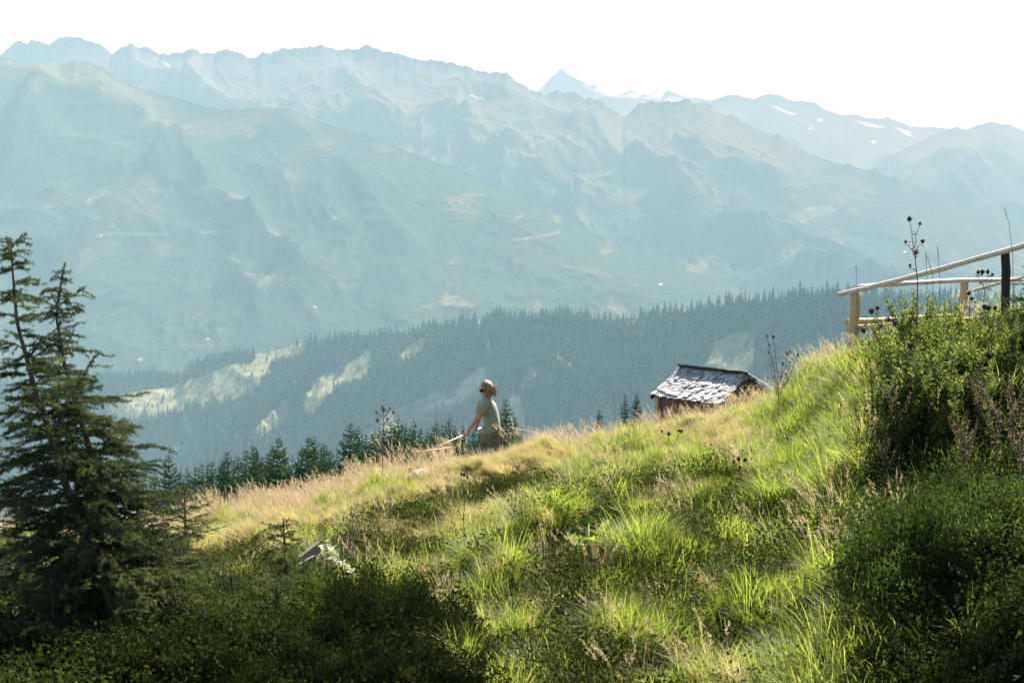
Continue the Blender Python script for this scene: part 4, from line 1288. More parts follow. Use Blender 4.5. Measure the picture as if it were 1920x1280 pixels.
for q, (u_, v_, y_) in enumerate(DT[1::2]):
    top = P3(u_, v_, y_); g = GP(u_, y_, -.02)
    h = max(.35, top[2] - g.z)
    t = thing('withered_herb', 'withered purple brown herb going to seed on the shaded bank', 'plant', g, 'withered herbs on the shaded bank')
    t.scale = (h * .7 + .3, h * .7 + .3, h); t.rotation_euler.z = rng.uniform(0, 6.28)
    a, b_ = HD[q % 3]; obj('stem', a, t); obj('leaves', b_, t)

# ================================================================== thistles and other single stalks
burr_m = solid_mat('thistle_burr', [(.3, (.025, .014, .016)), (.7, (.11, .07, .065))], 60, .8, None, .4, tint=.5)
burr_pale = solid_mat('pale_burr', [(.3, (.14, .09, .07)), (.7, (.46, .38, .31))], 60, .8, None, .4, tint=.5)

def burr(m, c, rad, r):
    th_, ph_ = np.meshgrid(np.linspace(0, 2 * np.pi, 8, endpoint=False), np.linspace(.15, 3.0, 5))
    V = np.stack([np.sin(ph_) * np.cos(th_), np.sin(ph_) * np.sin(th_), np.cos(ph_) * 1.15], -1).reshape(-1, 3) * rad + c
    i = np.arange(4)[:, None] * 8; j = np.arange(8)[None]; j2 = (j + 1) % 8
    m.add(V, np.stack([i + j, i + j2, i + 8 + j2, i + 8 + j], -1).reshape(-1, 4), .2)
    for q in range(34):
        d = unit(r.normal(size=3) + (0, 0, .5)); s = unit(np.cross(d, r.normal(size=3)))
        p = c + d * rad * .8
        m.add([p - s * rad * .14, p + s * rad * .14, p + d * rad * r.uniform(.6, 1.1)], [(0, 1, 2)], r.random())

def thistle(label, stalks, y, mat=burr_m, rad=.018, sr=.006, seed=1, leaf=6, name='thistle'):
    """stalks: lists of pixels from the ground up; each ends in a burr. The first one is the main stem."""
    r = np.random.default_rng(seed)
    u0, v0 = stalks[0][0]
    g = np.array(GP(u0, y, -.05)); 
    root = thing(name, label, 'plant', g)
    ms = MB(); P, N = [], []
    for q, st in enumerate(stalks):
        pts = [P3(u, v, y + r.normal(0, .02)) - g for u, v in st]
        if q == 0:
            pts[0] = np.array((0, 0, 0.0)) if pts[0][2] > .0 else pts[0]
        n = 8
        t = np.linspace(0, 1, len(pts)); tt = np.linspace(0, 1, n)
        c = np.stack([np.interp(tt, t, np.array(pts)[:, k_]) for k_ in range(3)], -1)
        c[1:-1] += r.normal(0, .004, (n - 2, 3))
        ms.tube(c, np.linspace(sr if q == 0 else sr * .55, sr * .35, n), 5)
        mb = MB(); burr(mb, c[-1] + (0, 0, rad * .6), rad * (1 if q == 0 else r.uniform(.65, .95)), r)
        obj('flower_head', mb.mesh('flower_head', mat), root)
        for z_ in range(leaf if q == 0 else leaf // 2):
            k_ = r.integers(0, n - 1); a = r.uniform(0, 6.28)
            P.append(c[k_]); N.append((math.cos(a), math.sin(a), r.uniform(-.6, .5)))
    obj('stem', ms.mesh('stem', stem_b), root)
    if P:
        V, T = leaves(np.array(P), unit(np.array(N)), .045, .008, r)
        obj('leaves', mesh_np('leaves', V, T, False, {'tint': ('FLOAT', np.full(len(V), .3))}, [herb_dry]), root)
    return root
thistle('tall brown thistle stalk with pale burrs at the meadow edge left of the person', [[(718, 915), (717, 850), (720, 770)], [(720, 785), (726, 775), (731, 767)], [(719, 790), (712, 780), (706, 775)], [(719, 800), (712, 793), (708, 788)],
    [(720, 795), (728, 785), (738, 774)], [(719, 778), (717, 772), (717, 765)], [(720, 800), (726, 793), (727, 788)], [(719, 835), (705, 822), (698, 818)]], 21.5, burr_pale, .026, .009, 1)
thistle('many stemmed dark thistle right of the hay hut', [[(1460, 765), (1460, 720), (1450, 633)], [(1460, 735), (1452, 690), (1438, 632)], [(1458, 735), (1450, 690), (1442, 648)], [(1457, 740), (1448, 700), (1441, 662)], [(1461, 722), (1466, 700), (1468, 683)],
    [(1462, 715), (1474, 685), (1476, 664)], [(1476, 668), (1479, 664), (1481, 661)], [(1462, 735), (1478, 710), (1480, 681)], [(1463, 740), (1484, 700), (1496, 667)], [(1462, 730), (1470, 715), (1474, 702)]], 20.0, burr_m, .018, .0075, 2)
thistle('tallest thistle, rising above the peeled log rail', [[(1727, 600), (1716, 480), (1705, 413)], [(1715, 465), (1718, 440), (1725, 422)], [(1718, 478), (1723, 463), (1730, 455)], [(1716, 477), (1705, 463), (1698, 456)], [(1717, 485), (1716, 480), (1717, 475)],
    [(1719, 510), (1710, 503), (1706, 500)]], 13.1, burr_m, .019, .0065, 3)
thistle('upright thistle stalk alone in the green grass of the bank', [[(1388, 985), (1387, 930), (1385, 862)], [(1387, 905), (1391, 880), (1397, 864)], [(1386, 890), (1381, 876), (1376, 868)], [(1387, 895), (1389, 885), (1387, 878)]], 14.6, burr_m, .018, .006, 4)
thistle('pair of dark thistle heads in the bright grass below the hut', [[(1256, 880), (1256, 845), (1254, 815)], [(1256, 850), (1248, 830), (1241, 810)], [(1257, 860), (1267, 830), (1273, 809)], [(1257, 850), (1268, 825), (1277, 810)]], 19.5, burr_m, .022, .007, 5)
thistle('thin grey thistle stalk in the dry grass at the middle of the slope', [[(868, 1055), (870, 980), (870, 892)], [(870, 935), (874, 910), (876, 895)], [(870, 925), (867, 905), (865, 890)]], 14.2, burr_m, .016, .006, 6)
thistle('bent thistle at the edge of the herb clump with a black drooping head', [[(1665, 720), (1640, 660), (1619, 622)], [(1640, 658), (1637, 635), (1640, 624)]], 13.6, burr_m, .021, .006, 7)
thistle('thistle with two black heads close to the yellow corner post', [[(1660, 700), (1648, 630), (1634, 586)], [(1645, 612), (1645, 592), (1645, 580)], [(1650, 640), (1648, 622), (1650, 612)]], 13.3, burr_m, .023, .006, 8)
thistle('thistle in the middle of the herb clump below the rail', [[(1672, 700), (1668, 640), (1665, 602)], [(1668, 630), (1673, 615), (1678, 608)]], 12.9, burr_m, .020, .006, 9)
thistle('thistle with a single dark head low in the herbs', [[(1712, 720), (1708, 680), (1706, 650)], [(1708, 682), (1703, 668), (1700, 662)]], 12.2, burr_m, .021, .006, 10)
thistle('brown thistle with clustered heads below the second yellow post', [[(1858, 700), (1856, 630), (1853, 580)], [(1856, 615), (1850, 592), (1846, 578)], [(1856, 620), (1862, 600), (1866, 580)]], 12.4, burr_m, .022, .007, 11)
thistle('thistle with spread heads standing close to the dark rail post', [[(1848, 640), (1847, 570), (1842, 512)], [(1847, 545), (1851, 525), (1852, 512)], [(1847, 550), (1836, 525), (1834, 513)], [(1847, 555), (1856, 530), (1861, 517)]], 13.2, burr_m, .018, .005, 12)
thistle('thistle seed head in front of the second yellow post', [[(1818, 640), (1818, 590), (1817, 552)], [(1818, 585), (1822, 570), (1822, 562)]], 13.0, burr_m, .018, .005, 13)

def grass_stalk(label, pts, y, seed, mat=stem_b, ear=.10, name='grass_stalk'):
    r = np.random.default_rng(seed)
    g = np.array(GP(pts[0][0], y, -.03))
    root = thing(name, label, 'plant', g)
    c = np.array([P3(u, v, y) - g for u, v in pts]); c[0] = 0
    m = MB(); m.tube(c, np.linspace(.003, .0014, len(c)), 4); obj('stem', m.mesh('stem', mat), root)
    m = MB()
    d = unit(c[-1] - c[-2])
    for q in range(60):
        t = r.random(); p = c[-1] - d * ear * t
        e = unit(d + r.normal(0, .35, 3)); s = unit(np.cross(e, r.normal(size=3)))
        m.add([p - s * .0016, p + s * .0016, p + e * .02], [(0, 1, 2)], r.random())
    obj('seed_head', m.mesh('seed_head', herb_dry), root)
grass_stalk('very thin tall grass stalk sticking up beyond the dark post', [(1902, 600), (1899, 480), (1892, 420), (1884, 393)], 13.4, 1, ear=.06)
grass_stalk('short dark grass ear seen against the ridge above the corner post', [(1612, 640), (1607, 540), (1605, 500)], 18.0, 2, ear=.06)
grass_stalk('thin grass stalk rising above the log rail beside the tallest thistle', [(1740, 600), (1738, 520), (1736, 474)], 13.3, 3)
grass_stalk('nodding grass stalk crossing the log rail', [(1752, 600), (1749, 520), (1740, 483)], 13.2, 4)
grass_stalk('faint grass stalk half way along the log rail', [(1763, 600), (1762, 520), (1758, 466)], 13.5, 5)
grass_stalk('brown dock stalk standing on the meadow edge left of the spruce pair', [(1166, 800), (1163, 760), (1161, 722)], 29.0, 6, ear=.30)
grass_stalk('pale grass stalk left of the brown dock stalk', [(1158, 800), (1154, 770), (1150, 735)], 29.5, 7, ear=.15)
grass_stalk('pale flowering weed beside the yellow post of the hay hut', [(1218, 795), (1217, 770), (1216, 747)], 28.0, 8, herb_leaf, .40)

# ================================================================== broad leaved plant
dock_m = leaf_mat('broad_leaf', [(0, (.030, .070, .014)), (.5, (.085, .140, .022)), (1, (.19, .21, .045))], .60, 2.0, .0, .6)
dock = thing('broad_leaved_plant', 'plant with a few large round leaves in the hollow of the slope', 'plant', GP(1100, 12.2, -.02))
DO = np.array(dock.location)
def big_leaf(c, tip, wv, tint, petiole):
    c, tip, wv = (np.asarray(a, float) for a in (c, tip, wv))
    r = np.random.default_rng(int(abs(c[0]) * 1000))
    n, w_ = 9, 8
    t = np.linspace(0, 1, n); s = np.linspace(-1, 1, w_ + 1)
    T_, S_ = np.meshgrid(t, s, indexing='ij')
    hw = np.sin(np.pi * np.clip(T_ * .92 + .08, 0, 1)) ** .6
    nn = unit(np.cross(tip - c, wv)) * np.linalg.norm(wv)
    ed = 1 + .06 * np.sin(T_ * 25)
    V = c + (tip - c) * T_[..., None] + wv * (S_ * hw * ed)[..., None] + nn * (.32 * S_ ** 2 + .10 * np.sin(T_ * 3) + .05 * np.sin(S_ * 9 + T_ * 4))[..., None]
    m = MB(); m.add(V.reshape(-1, 3) - DO, grid_faces(n, w_ + 1), np.clip(tint - .12 * (np.abs(S_) < .1).ravel() + .05 * r.normal(size=n * (w_ + 1)), 0, 1))
    lf = obj('leaf', m.mesh('leaf', dock_m, True), dock)
    m = MB(); m.tube([np.array(petiole) - DO, (np.array(petiole) + c) / 2 - DO + (0, 0, -.01), c - DO], [.006, .005, .004], 5)
    obj('stalk', m.mesh('stalk', stem_g, True), lf)
gb = GP(1104, 12.2, 0)
for c_, t_, wv, tn in (((1094, 1010, 12.3), (1066, 992, 12.35), (.02, .06, .11), .12), ((1106, 1028, 12.1), (1103, 1004, 12.2), (.085, .03, .0), .55),
                       ((1096, 1028, 12.0), (1061, 1052, 11.95), (.055, .03, .055), .8), ((1132, 996, 12.3), (1146, 964, 12.35), (.055, .04, .035), .85),
                       ((1124, 1004, 12.2), (1118, 1008, 12.0), (.06, .02, .05), .75), ((1104, 982, 12.5), (1102, 966, 12.6), (.05, .03, .03), .15)):
    big_leaf(P3(*c_), P3(*t_), wv, tn, gb)
red = thing('red_dock', 'small dark red withered dock beside the broad leaves', 'plant', GP(1128, 12.0, 0))
r = np.random.default_rng(5)
P = r.normal(0, .035, (70, 3)); P[:, 2] = r.uniform(0, .16, 70)
V, T = leaves(P, unit(r.normal(size=(70, 3)) + (0, 0, .4)), .06, .012, r)
obj('leaves', mesh_np('leaves', V, T, False, {'tint': ('FLOAT', np.repeat(r.random(70), 4))}, [leaf_mat('red_leaf', [(0, (.05, .010, .007)), (.6, (.11, .028, .016)), (1, (.17, .09, .04))], .4, 1.3)]), red)
m = MB(); m.tube([(0, 0, -.03), (.01, 0, .1), (.0, .01, .18)], .004, 5); obj('stem', m.mesh('stem', stem_b), red)

# ================================================================== grey planks, sprig, withered stalk, stone
plank_m = solid_mat('grey_plank', [(.25, (.03, .031, .028)), (.5, (.055, .057, .052)), (.8, (.10, .10, .09))], 6, .95, (1, 14, 14), .5)  # grey wood coloured darker to carry the shade on its broad face
def plank(label, a, b_, wd, th_, roll):
    a, b_ = np.asarray(a, float), np.asarray(b_, float)
    d = unit(b_ - a); L = np.linalg.norm(b_ - a)
    s = unit(np.cross(d, (0, 0, 1))); n_ = np.cross(s, d)
    s2 = s * math.cos(roll) + n_ * math.sin(roll); n2 = np.cross(s2, d)
    m = MB(); m.box((0, 0, 0), L, wd, th_, np.stack([d, s2, n2], 1))
    me = m.mesh('plank', plank_m)
    o = tag(obj('weathered_plank', me, None, (a + b_) / 2), label, 'plank', 'weathered planks lying in the slope')
    bv = o.modifiers.new('edge', 'BEVEL'); bv.width = .004; bv.segments = 2
    return o
plank('upper grey weathered plank end sticking out beside the young spruce', P3(560, 1054, 11.0), P3(599, 1024, 11.3), .08, .025, 1.57)
plank('lower grey weathered plank end under the other one', P3(560, 1066, 10.8), P3(590, 1049, 11.0), .07, .025, 1.57)
sprig = thing('leafy_sprig', 'arching sprig of shining pale leaves beside the grey planks', 'plant', GP(618, 10.9, 0))
so_ = np.array(sprig.location)
c = np.array([P3(u, v, y) - so_ for u, v, y in ((604, 1060, 11.0), (612, 1020, 10.9), (625, 1040, 10.7), (645, 1060, 10.6), (664, 1078, 10.5))]); c[0] = 0
m = MB(); m.tube(c, np.linspace(.005, .002, 5), 5); obj('stem', m.mesh('stem', stem_g), sprig)
tt = np.sort(r.uniform(.25, 1, 90)); P = np.stack([np.interp(tt, np.linspace(0, 1, 5), c[:, k_]) for k_ in range(3)], -1) + r.normal(0, .012, (90, 3))
V, T = leaves(P, unit(r.normal(size=(90, 3)) * (1, 1, .6)), .045, .012, r)
obj('leaves', mesh_np('leaves', V, T, False, {'tint': ('FLOAT', np.repeat(r.random(90), 4))}, [leaf_mat('shining_leaf', [(0, (.16, .20, .05)), (.5, (.34, .36, .16)), (1, (.6, .6, .42))], .35, 1.3, .35, .25)]), sprig)
wst = thing('withered_stalk', 'withered brown plant bent over between dry tussocks', 'plant', GP(640, 12.3, 0))
wo_ = np.array(wst.location); m = MB()
for q in range(16):
    e = P3(660 + r.normal(0, 13), 985 + r.normal(0, 14), 12.6) - wo_; k0 = r.normal(0, .06, 3) * (1, 1, 0)
    m.tube([k0, (k0 + e) * .5 + r.normal(0, .06, 3), e], [.004, .003, .0015], 4, r.random())
obj('stem', m.mesh('stem', solid_mat('withered_stem', [(0, (.10, .065, .045)), (1, (.30, .22, .16))], 20, .8, tint=.5)), wst)
P = np.array([P3(664 + r.normal(0, 8), 970 + r.normal(0, 7), 12.6) - wo_ for q in range(70)]) + r.normal(0, .03, (70, 3))
V, T = leaves(P, unit(r.normal(size=(70, 3))), .03, .008, r)
obj('seed_head', mesh_np('seed_head', V, T, False, {'tint': ('FLOAT', np.repeat(r.random(70), 4))}, [herb_dry]), wst)
bm_ = MB()
th_, ph_ = np.meshgrid(np.linspace(0, 2 * np.pi, 28, endpoint=False), np.linspace(.02, 3.1, 16))
dx, dy_, dz = np.sin(ph_) * np.cos(th_), np.sin(ph_) * np.sin(th_), np.cos(ph_)
rr_ = 1 + .22 * fbm(dx * 2 + 3, dy_ * 2 + dz * 2, 4, 77)
V = np.stack([dx * rr_ * .24, dy_ * rr_ * .2, dz * rr_ * .17], -1).reshape(-1, 3)
i = np.arange(15)[:, None] * 28; j = np.arange(28)[None]; j2 = (j + 1) % 28
bm_.add(V, np.stack([i + j, i + j2, i + 28 + j2, i + 28 + j], -1).reshape(-1, 4))
stp = P3(793, 878, 22.0)
tag(obj('boulder', bm_.mesh('boulder', solid_mat('pale_stone', [(.3, (.16, .15, .12)), (.7, (.33, .31, .26))], 9, .85, None, .5), True), None, (stp[0], stp[1], float(ground_z(stp[0], stp[1])) + .10)),
    'pale rounded stone in the grass below the rake head', 'boulder')

# ================================================================== tiny farmhouses far below
house_w = solid_mat('white_render', [(0, (.62, .61, .58)), (1, (.80, .79, .76))], .3, .8)
house_r = solid_mat('brown_roof', [(0, (.20, .13, .10)), (1, (.34, .27, .23))], .4, .7)
for (mt_, u_, v_, s_, lab) in ((L1, 262, 677, 20, 'tiny white farmhouse on the dark valley floor left of the pale meadow'), (L1, 190, 444, 15, 'tiny white alpine hut alone on the blue mountain shoulder'),
                           (L1, 1238, 536, 24, 'white hillside farmhouse at the tail of the long mountain shoulder'), (L2, 1496, 437, 26, 'tiny white chalet high on the green mountain flank'),
                           (L2, 1697, 475, 26, 'tiny white chalet on the mountain flank behind the log rail'), (L1, 391, 637, 18, 'tiny pale farmhouse at the top of the valley meadow'), (L1, 590, 577, 16, 'tiny pale hut in the forest above the ridge')):
    p = on_mountain(mt_, u_, v_)
    t = thing('farmhouse', lab, 'house', (p[0], p[1], p[2] - 1.5), 'small houses far down the valley')
    t.rotation_euler.z = .5; s_ = s_ * .6
    m = MB(); m.box((0, 0, s_ * .22), s_, s_ * .75, s_ * .44); obj('wall', m.mesh('wall', house_w), t)
    m = MB(); a, b_, h0, h1 = s_ * .56, s_ * .46, s_ * .42, s_ * .68
    m.add([(-a, -b_, h0), (a, -b_, h0), (a, 0, h1), (-a, 0, h1), (-a, b_, h0), (a, b_, h0)], [(0, 1, 2), (0, 2, 3), (3, 2, 5), (3, 5, 4), (0, 3, 4), (1, 5, 2)])
    obj('roof', m.mesh('roof', house_r), t)
# ================================================================== grass
green_m = leaf_mat('green_grass', [(0, (.035, .060, .010)), (.45, (.085, .115, .018)), (.8, (.155, .170, .032)), (1, (.26, .22, .08))], .58, 2.25, .015, .5)
dry_m = leaf_mat('dry_grass', [(0, (.13, .12, .045)), (.5, (.25, .21, .10)), (1, (.42, .35, .20))], .52, 1.6, .015, .5)
seed_m = leaf_mat('seed_grass', [(0, (.20, .14, .10)), (.5, (.33, .25, .19)), (1, (.46, .38, .29))], .55, 1.25, .03, .4)
low_m = leaf_mat('low_leaf', [(0, (.008, .015, .004)), (.5, (.022, .036, .008)), (1, (.080, .095, .024))], .22, 1.6, .0, .6)  # leaf colour darkened to deepen the shade in gaps and hollows

def blades(n, r, spread, L0, L1, wd, lean, bend, comb=(0, 0), segs=4):
    a = r.uniform(0, 6.283, n)
    rad = spread * np.sqrt(r.random(n))
    base = np.stack([np.cos(a) * rad, np.sin(a) * rad, np.full(n, -.02)], -1)
    az = a + r.normal(0, .9, n)
    d = np.stack([np.cos(az), np.sin(az)], -1) * lean * r.uniform(.3, 1.4, n)[:, None] + np.asarray(comb) * r.uniform(.6, 1.3, n)[:, None]
    L = r.uniform(L0, L1, n)
    sd = np.stack([-np.sin(az), np.cos(az), r.normal(0, .3, n)], -1)
    sd = unit(sd)
    t = np.linspace(0, 1, segs + 1)
    bd = bend * r.uniform(.5, 1.5, n)
    pts = np.zeros((n, segs + 1, 3)); pts[:, 0] = base
    for q in range(segs):
        dirv = np.concatenate([d * (1 + 1.3 * t[q]) * (1 + bd[:, None] * t[q] * 1.6), (1.0 - bd * 1.15 * t[q] ** 1.4)[:, None]], 1)
        pts[:, q + 1] = pts[:, q] + unit(dirv) * (L / segs)[:, None]
    w = wd * r.uniform(.6, 1.3, n)[:, None] * np.array([.8, 1.0, .85, .55, .08])[None, :segs + 1]
    V = np.concatenate([pts - sd[:, None] * w[..., None], pts + sd[:, None] * w[..., None]], 1)
    m_ = segs + 1
    q = np.arange(segs)
    f = np.concatenate([np.stack([q, q + m_, q + m_ + 1], -1), np.stack([q, q + m_ + 1, q + 1], -1)])
    T = (f[None] + (np.arange(n) * 2 * m_)[:, None, None]).reshape(-1, 3)
    tn = np.repeat(np.clip(r.beta(2, 2.4, n), 0, 1), 2 * m_)
    return V.reshape(-1, 3), T, tn, pts

def proto(name, mat, seed, n, spread, L0, L1, wd, lean, bend, comb=(0, 0), panicle=0):
    r = np.random.default_rng(seed)
    V, T, A, pts = blades(n, r, spread, L0, L1, wd, lean, bend, comb)
    m = MB(); m.add(V, T, A)
    if panicle:
        for q in range(n):
            tip, pre = pts[q, -1], pts[q, -2]
            d = unit(tip - pre)
            k_ = panicle
            t = r.random(k_)
            P = tip - d * (t * .13)[:, None]
            N = unit(d + r.normal(0, .55, (k_, 3)))
            Vl, Tl = leaves(P, N, .018 + .018 * t, .0022, r, .05)
            m.add(Vl, Tl, np.repeat(np.clip(r.normal(.55, .25, k_), 0, 1), 4))
    me = m.mesh(name, mat)
    return bpy.data.objects.new(name, me)          # kept out of the scene: only the scattered copies show

def ground_leaf_proto(name, mat, seed, n, spread, h, L, w):
    r = np.random.default_rng(seed)
    P = np.stack([r.normal(0, spread, n), r.normal(0, spread, n), r.uniform(0, h, n)], -1)
    N = unit(r.normal(size=(n, 3)) + (0, 0, .5))
    V, T = leaves(P, N, L * r.uniform(.6, 1.3, n), L * w, r, .15)
    m = MB(); m.add(V, T, np.repeat(np.clip(r.beta(2, 2, n), 0, 1), 4))
    return bpy.data.objects.new(name, m.mesh(name, mat))

def scatter(name, label, cat, protos, P, rot, scl, pid):
    src = bpy.data.collections.new(name + '_source')
    for p in protos:
        src.objects.link(p)
    me = mesh_np(name, P, np.zeros((0, 3), int), False, {'rot': ('FLOAT_VECTOR', rot), 'scl': ('FLOAT', scl)})
    at = me.attributes.new('pid', 'INT', 'POINT'); at.data.foreach_set('value', np.ascontiguousarray(pid, np.int32))
    o = tag(obj(name, me), label, cat, kind='stuff')
    ng = bpy.data.node_groups.new(name, 'GeometryNodeTree')
    ng.interface.new_socket('Geometry', in_out='INPUT', socket_type='NodeSocketGeometry')
    ng.interface.new_socket('Geometry', in_out='OUTPUT', socket_type='NodeSocketGeometry')
    N = ng.nodes.new
    gi, go = N('NodeGroupInput'), N('NodeGroupOutput')
    ip, ci, er = N('GeometryNodeInstanceOnPoints'), N('GeometryNodeCollectionInfo'), N('FunctionNodeEulerToRotation')
    ci.inputs['Collection'].default_value = src
    ci.inputs['Separate Children'].default_value = True
    ci.inputs['Reset Children'].default_value = True
    ip.inputs['Pick Instance'].default_value = True
    def na(nm, typ):
        n_ = N('GeometryNodeInputNamedAttribute'); n_.data_type = typ; n_.inputs['Name'].default_value = nm
        return n_.outputs['Attribute']
    L = ng.links.new
    L(gi.outputs[0], ip.inputs['Points']); L(ci.outputs[0], ip.inputs['Instance'])
    L(na('pid', 'INT'), ip.inputs['Instance Index'])
    L(na('rot', 'FLOAT_VECTOR'), er.inputs[0]); L(er.outputs[0], ip.inputs['Rotation'])
    L(na('scl', 'FLOAT'), ip.inputs['Scale'])
    L(ip.outputs[0], go.inputs[0])
    md = o.modifiers.new('scatter', 'NODES'); md.node_group = ng
    return o

rng = np.random.default_rng(77)
DRY = [(150, 900), (300, 930), (500, 900), (860, 830), (1000, 800), (1250, 760), (1450, 720), (1480, 760), (1380, 790), (1250, 830), (1120, 850), (1040, 880), (960, 920), (900, 985), (800, 1055), (690, 1065), (600, 1010), (420, 1060), (250, 1090), (100, 1080)]
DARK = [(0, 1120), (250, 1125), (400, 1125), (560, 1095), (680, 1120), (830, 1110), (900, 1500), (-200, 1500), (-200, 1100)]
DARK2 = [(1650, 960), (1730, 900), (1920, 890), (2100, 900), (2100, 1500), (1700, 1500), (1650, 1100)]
HOLLOW = [(1040, 1050), (1100, 1030), (1140, 1010), (1165, 1030), (1100, 1080), (1050, 1140), (1020, 1190), (985, 1190), (1000, 1120)]

def candidates(n, y0, y1):
    y = np.sqrt(rng.uniform(y0 * y0, y1 * y1, n))
    u = rng.uniform(-120, 2040, n)
    x = (u - 960) / F * y
    for _ in range(3):
        z = ground_z(x, y)
        x = (u - 960) / F * (y * CP - z * SP)
    z = ground_z(x, y)
    P = np.stack([x, y, z], -1)
    pu, pv = pix(P)
    return P, pu, pv, ipl(R_G, pu) - y
def orient(n, tilt=.18, comb=0.0):
    return np.stack([rng.normal(0, tilt, n), rng.normal(0, tilt, n), rng.uniform(0, 6.283, n) if not comb else rng.normal(0, .7, n)], -1)

P, pu, pv, back = candidates(38000, 5.0, 30.0)
_, gap = steps(pu, pv)
n1 = fbm(P[:, 0] / 1.1, P[:, 1] / 1.1, 3, 301); n2 = fbm(P[:, 0] / .45, P[:, 1] / .45, 2, 302)
ju, jv = pu + 40 * n1, pv + 22 * n2
dry = in_poly(DRY, ju, jv) | ((back < 4) & (pu < 1430))
dark = in_poly(DARK, ju, jv) | in_poly(DARK2, ju, jv)
holl = in_poly(HOLLOW, pu + 8 * n2, pv + 8 * n1)
dk = ((pu - 1105) / 75) ** 2 + ((pv - 1035) / 60) ** 2 < 1
vis = ~dk & (back > -5.0) & (pv < 1420)
bank = (pu > 1640) & (pv < 880)
u01 = rng.random(len(P))

# lush green grass: two sizes
gp = [proto('lush_%d' % q, green_m, 400 + q, 66, .13, .16, .36, .0024, .32, .55) for q in range(7)] + \
     [proto('lush_long_%d' % q, green_m, 420 + q, 26, .10, .26, .46, .0030, .30, .55) for q in range(4)] + \
     [proto('lush_short_%d' % q, green_m, 430 + q, 85, .14, .08, .20, .0020, .35, .45) for q in range(4)] + \
     [proto('lush_tussock_%d' % q, green_m, 470 + q, 240, .17, .18, .36, .0021, .75, .75) for q in range(4)]
gn = sorted(range(len(gp)), key=lambda q: gp[q].name)
rank = {q: k for k, q in enumerate(gn)}
k_ = vis & ~dry & ~holl & (u01 < np.where(dark, .30, np.where(bank, .35, .95))) & (n1 + .8 * n2 > np.where((pu > 1430) & (pu < 1660) & (pv < 900), -.9, -.42)) & (rng.random(len(P)) > gap * .93) & ~(dark & (pv > 1235))
k_ |= vis & dry & (u01 < .10 + .45 * sstep(.25, .6, n1)) & ~((back < 3.5) & (pu > 800) & (pu < 1010))
kk = np.nonzero(k_)[0]
pid = np.where(rng.random(len(kk)) < .10 + .12 * (pu[kk] > 1400), rng.integers(7, 11, len(kk)), np.where(rng.random(len(kk)) < .40, rng.integers(11, 15, len(kk)), np.where(rng.random(len(kk)) < .22, rng.integers(15, 19, len(kk)), rng.integers(0, 7, len(kk)))))
pid = np.array([rank[q] for q in range(len(gp))])[pid]
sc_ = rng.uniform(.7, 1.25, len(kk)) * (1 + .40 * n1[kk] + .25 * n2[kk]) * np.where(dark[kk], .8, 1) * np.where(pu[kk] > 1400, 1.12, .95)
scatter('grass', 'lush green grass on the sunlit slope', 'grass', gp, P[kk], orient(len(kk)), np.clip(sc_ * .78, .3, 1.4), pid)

# dry fine grass combed downhill
dp = [proto('dry_%d' % q, dry_m, 450 + q, 95, .15, .20, .40, .0017, .22, .75, (-.42, -.10)) for q in range(6)] + \
     [proto('dry_long_%d' % q, dry_m, 460 + q, 60, .10, .32, .55, .0017, .25, .85, (-.35, -.25)) for q in range(4)]
k_ = vis & ((dry & (u01 > .06)) | (~dry & ~dark & (u01 > np.where(pu > 1430, .97, .88))) ) & (rng.random(len(P)) > gap * .9) & (n1 + .5 * n2 > -.8)
kk = np.nonzero(k_)[0]
pid = np.where(rng.random(len(kk)) < .3, rng.integers(6, 10, len(kk)), rng.integers(0, 6, len(kk)))
scatter('dry_grass', 'pale straw coloured grass combed over on the meadow', 'grass', dp, P[kk], orient(len(kk), .15, 1), np.clip(rng.uniform(.5, .85, len(kk)) * (1 + .3 * n1[kk]) * (1 - .30 * sstep(7, 2, back[kk])), .25, 1.2), pid)

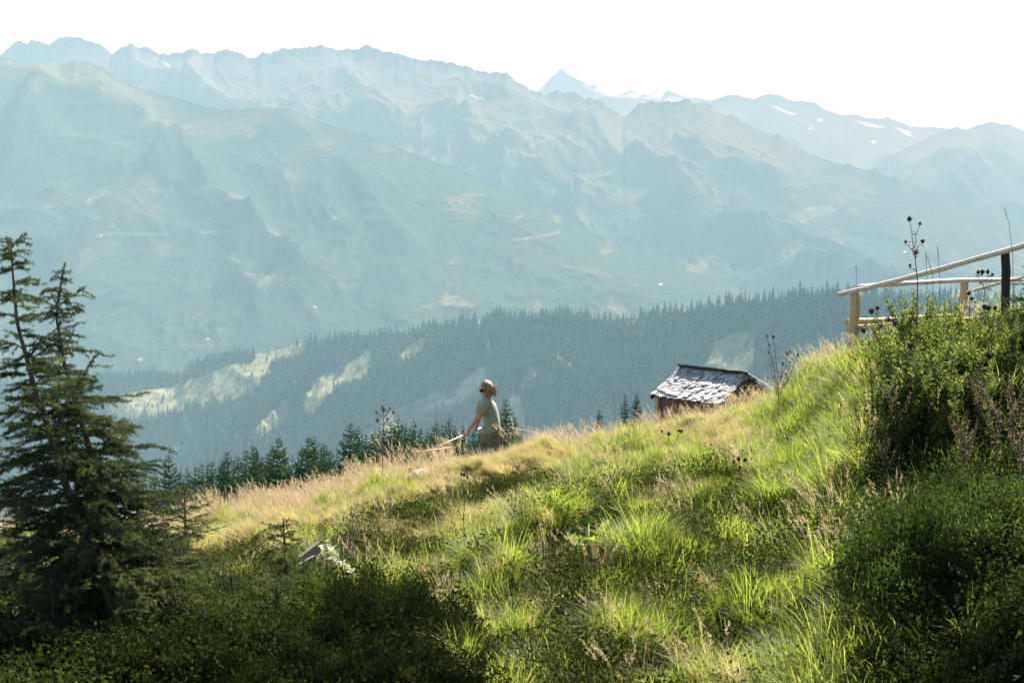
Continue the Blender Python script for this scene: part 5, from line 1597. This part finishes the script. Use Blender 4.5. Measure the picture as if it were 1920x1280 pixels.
# pinkish seed heads along the meadow edge
sp_ = [proto('seed_%d' % q, seed_m, 480 + q, 22, .14, .38, .68, .0011, .16, .35, (-.10, 0), 26) for q in range(6)]
k_ = (back < 2.6) & (back > -6) & (pu < 1600) & (u01 < .26 * sstep(-.2, .6, n1 + .25) * np.where(pu < 700, 1, np.where(pu < 840, .6, np.where((pu > 1020) & (pu < 1120), .5, .16)))) & ~((pu > 985) & (pu < 1130) & (back > .5))
k_ |= vis & (u01 > .992) & ~(dark & (pv > 1100))
kk = np.nonzero(k_)[0]
scatter('seed_grass', 'pink brown flowering grass along the meadow edge', 'grass', sp_, P[kk], orient(len(kk), .12, 1), rng.uniform(.4, .95, len(kk)) * np.where((pu[kk] > 860) & (pu[kk] < 960), .6, 1), rng.integers(0, 6, len(kk)))

# low leafy ground cover
lp = [ground_leaf_proto('low_%d' % q, low_m, 500 + q, 260, .11, .17, .021, .30) for q in range(5)]
Q, qu, qv, qb = candidates(15000, 5.0, 26.0)
m1 = fbm(Q[:, 0] / .8, Q[:, 1] / .8, 3, 311)
m1 = np.where((qb < 9) & (qu < 1500), -1, m1)
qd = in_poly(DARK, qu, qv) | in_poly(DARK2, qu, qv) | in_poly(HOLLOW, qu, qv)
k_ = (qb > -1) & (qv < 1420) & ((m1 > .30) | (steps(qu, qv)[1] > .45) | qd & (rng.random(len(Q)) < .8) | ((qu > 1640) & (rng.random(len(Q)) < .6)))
kk = np.nonzero(k_)[0]
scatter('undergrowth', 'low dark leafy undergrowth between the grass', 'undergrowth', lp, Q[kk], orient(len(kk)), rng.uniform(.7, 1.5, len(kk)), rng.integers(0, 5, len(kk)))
print('clumps done')
# ================================================================== haze
zs_top = max(float(p[:, 2].max()) for p, _, _ in MTN.values()) + 5.0
hz = MB(); hz.box((0, 12400, (zs_top - 640) / 2), 33000, 25800, zs_top + 640)
km = Nt('valley_haze')
pv_ = km.n('VolumePrincipled')
pv_.inputs['Color'].default_value = HAZE_COLOR
pv_.inputs['Absorption Color'].default_value = (1, 1, 1, 1)
pv_.inputs['Density'].default_value = HAZE_DENSITY
pv_.inputs['Anisotropy'].default_value = HAZE_G
km.l(pv_.outputs[0], km.out.inputs['Volume'])
tag(obj('haze', hz.mesh('haze', km.m)), 'pale blue haze filling the valley air', 'haze', kind='stuff')
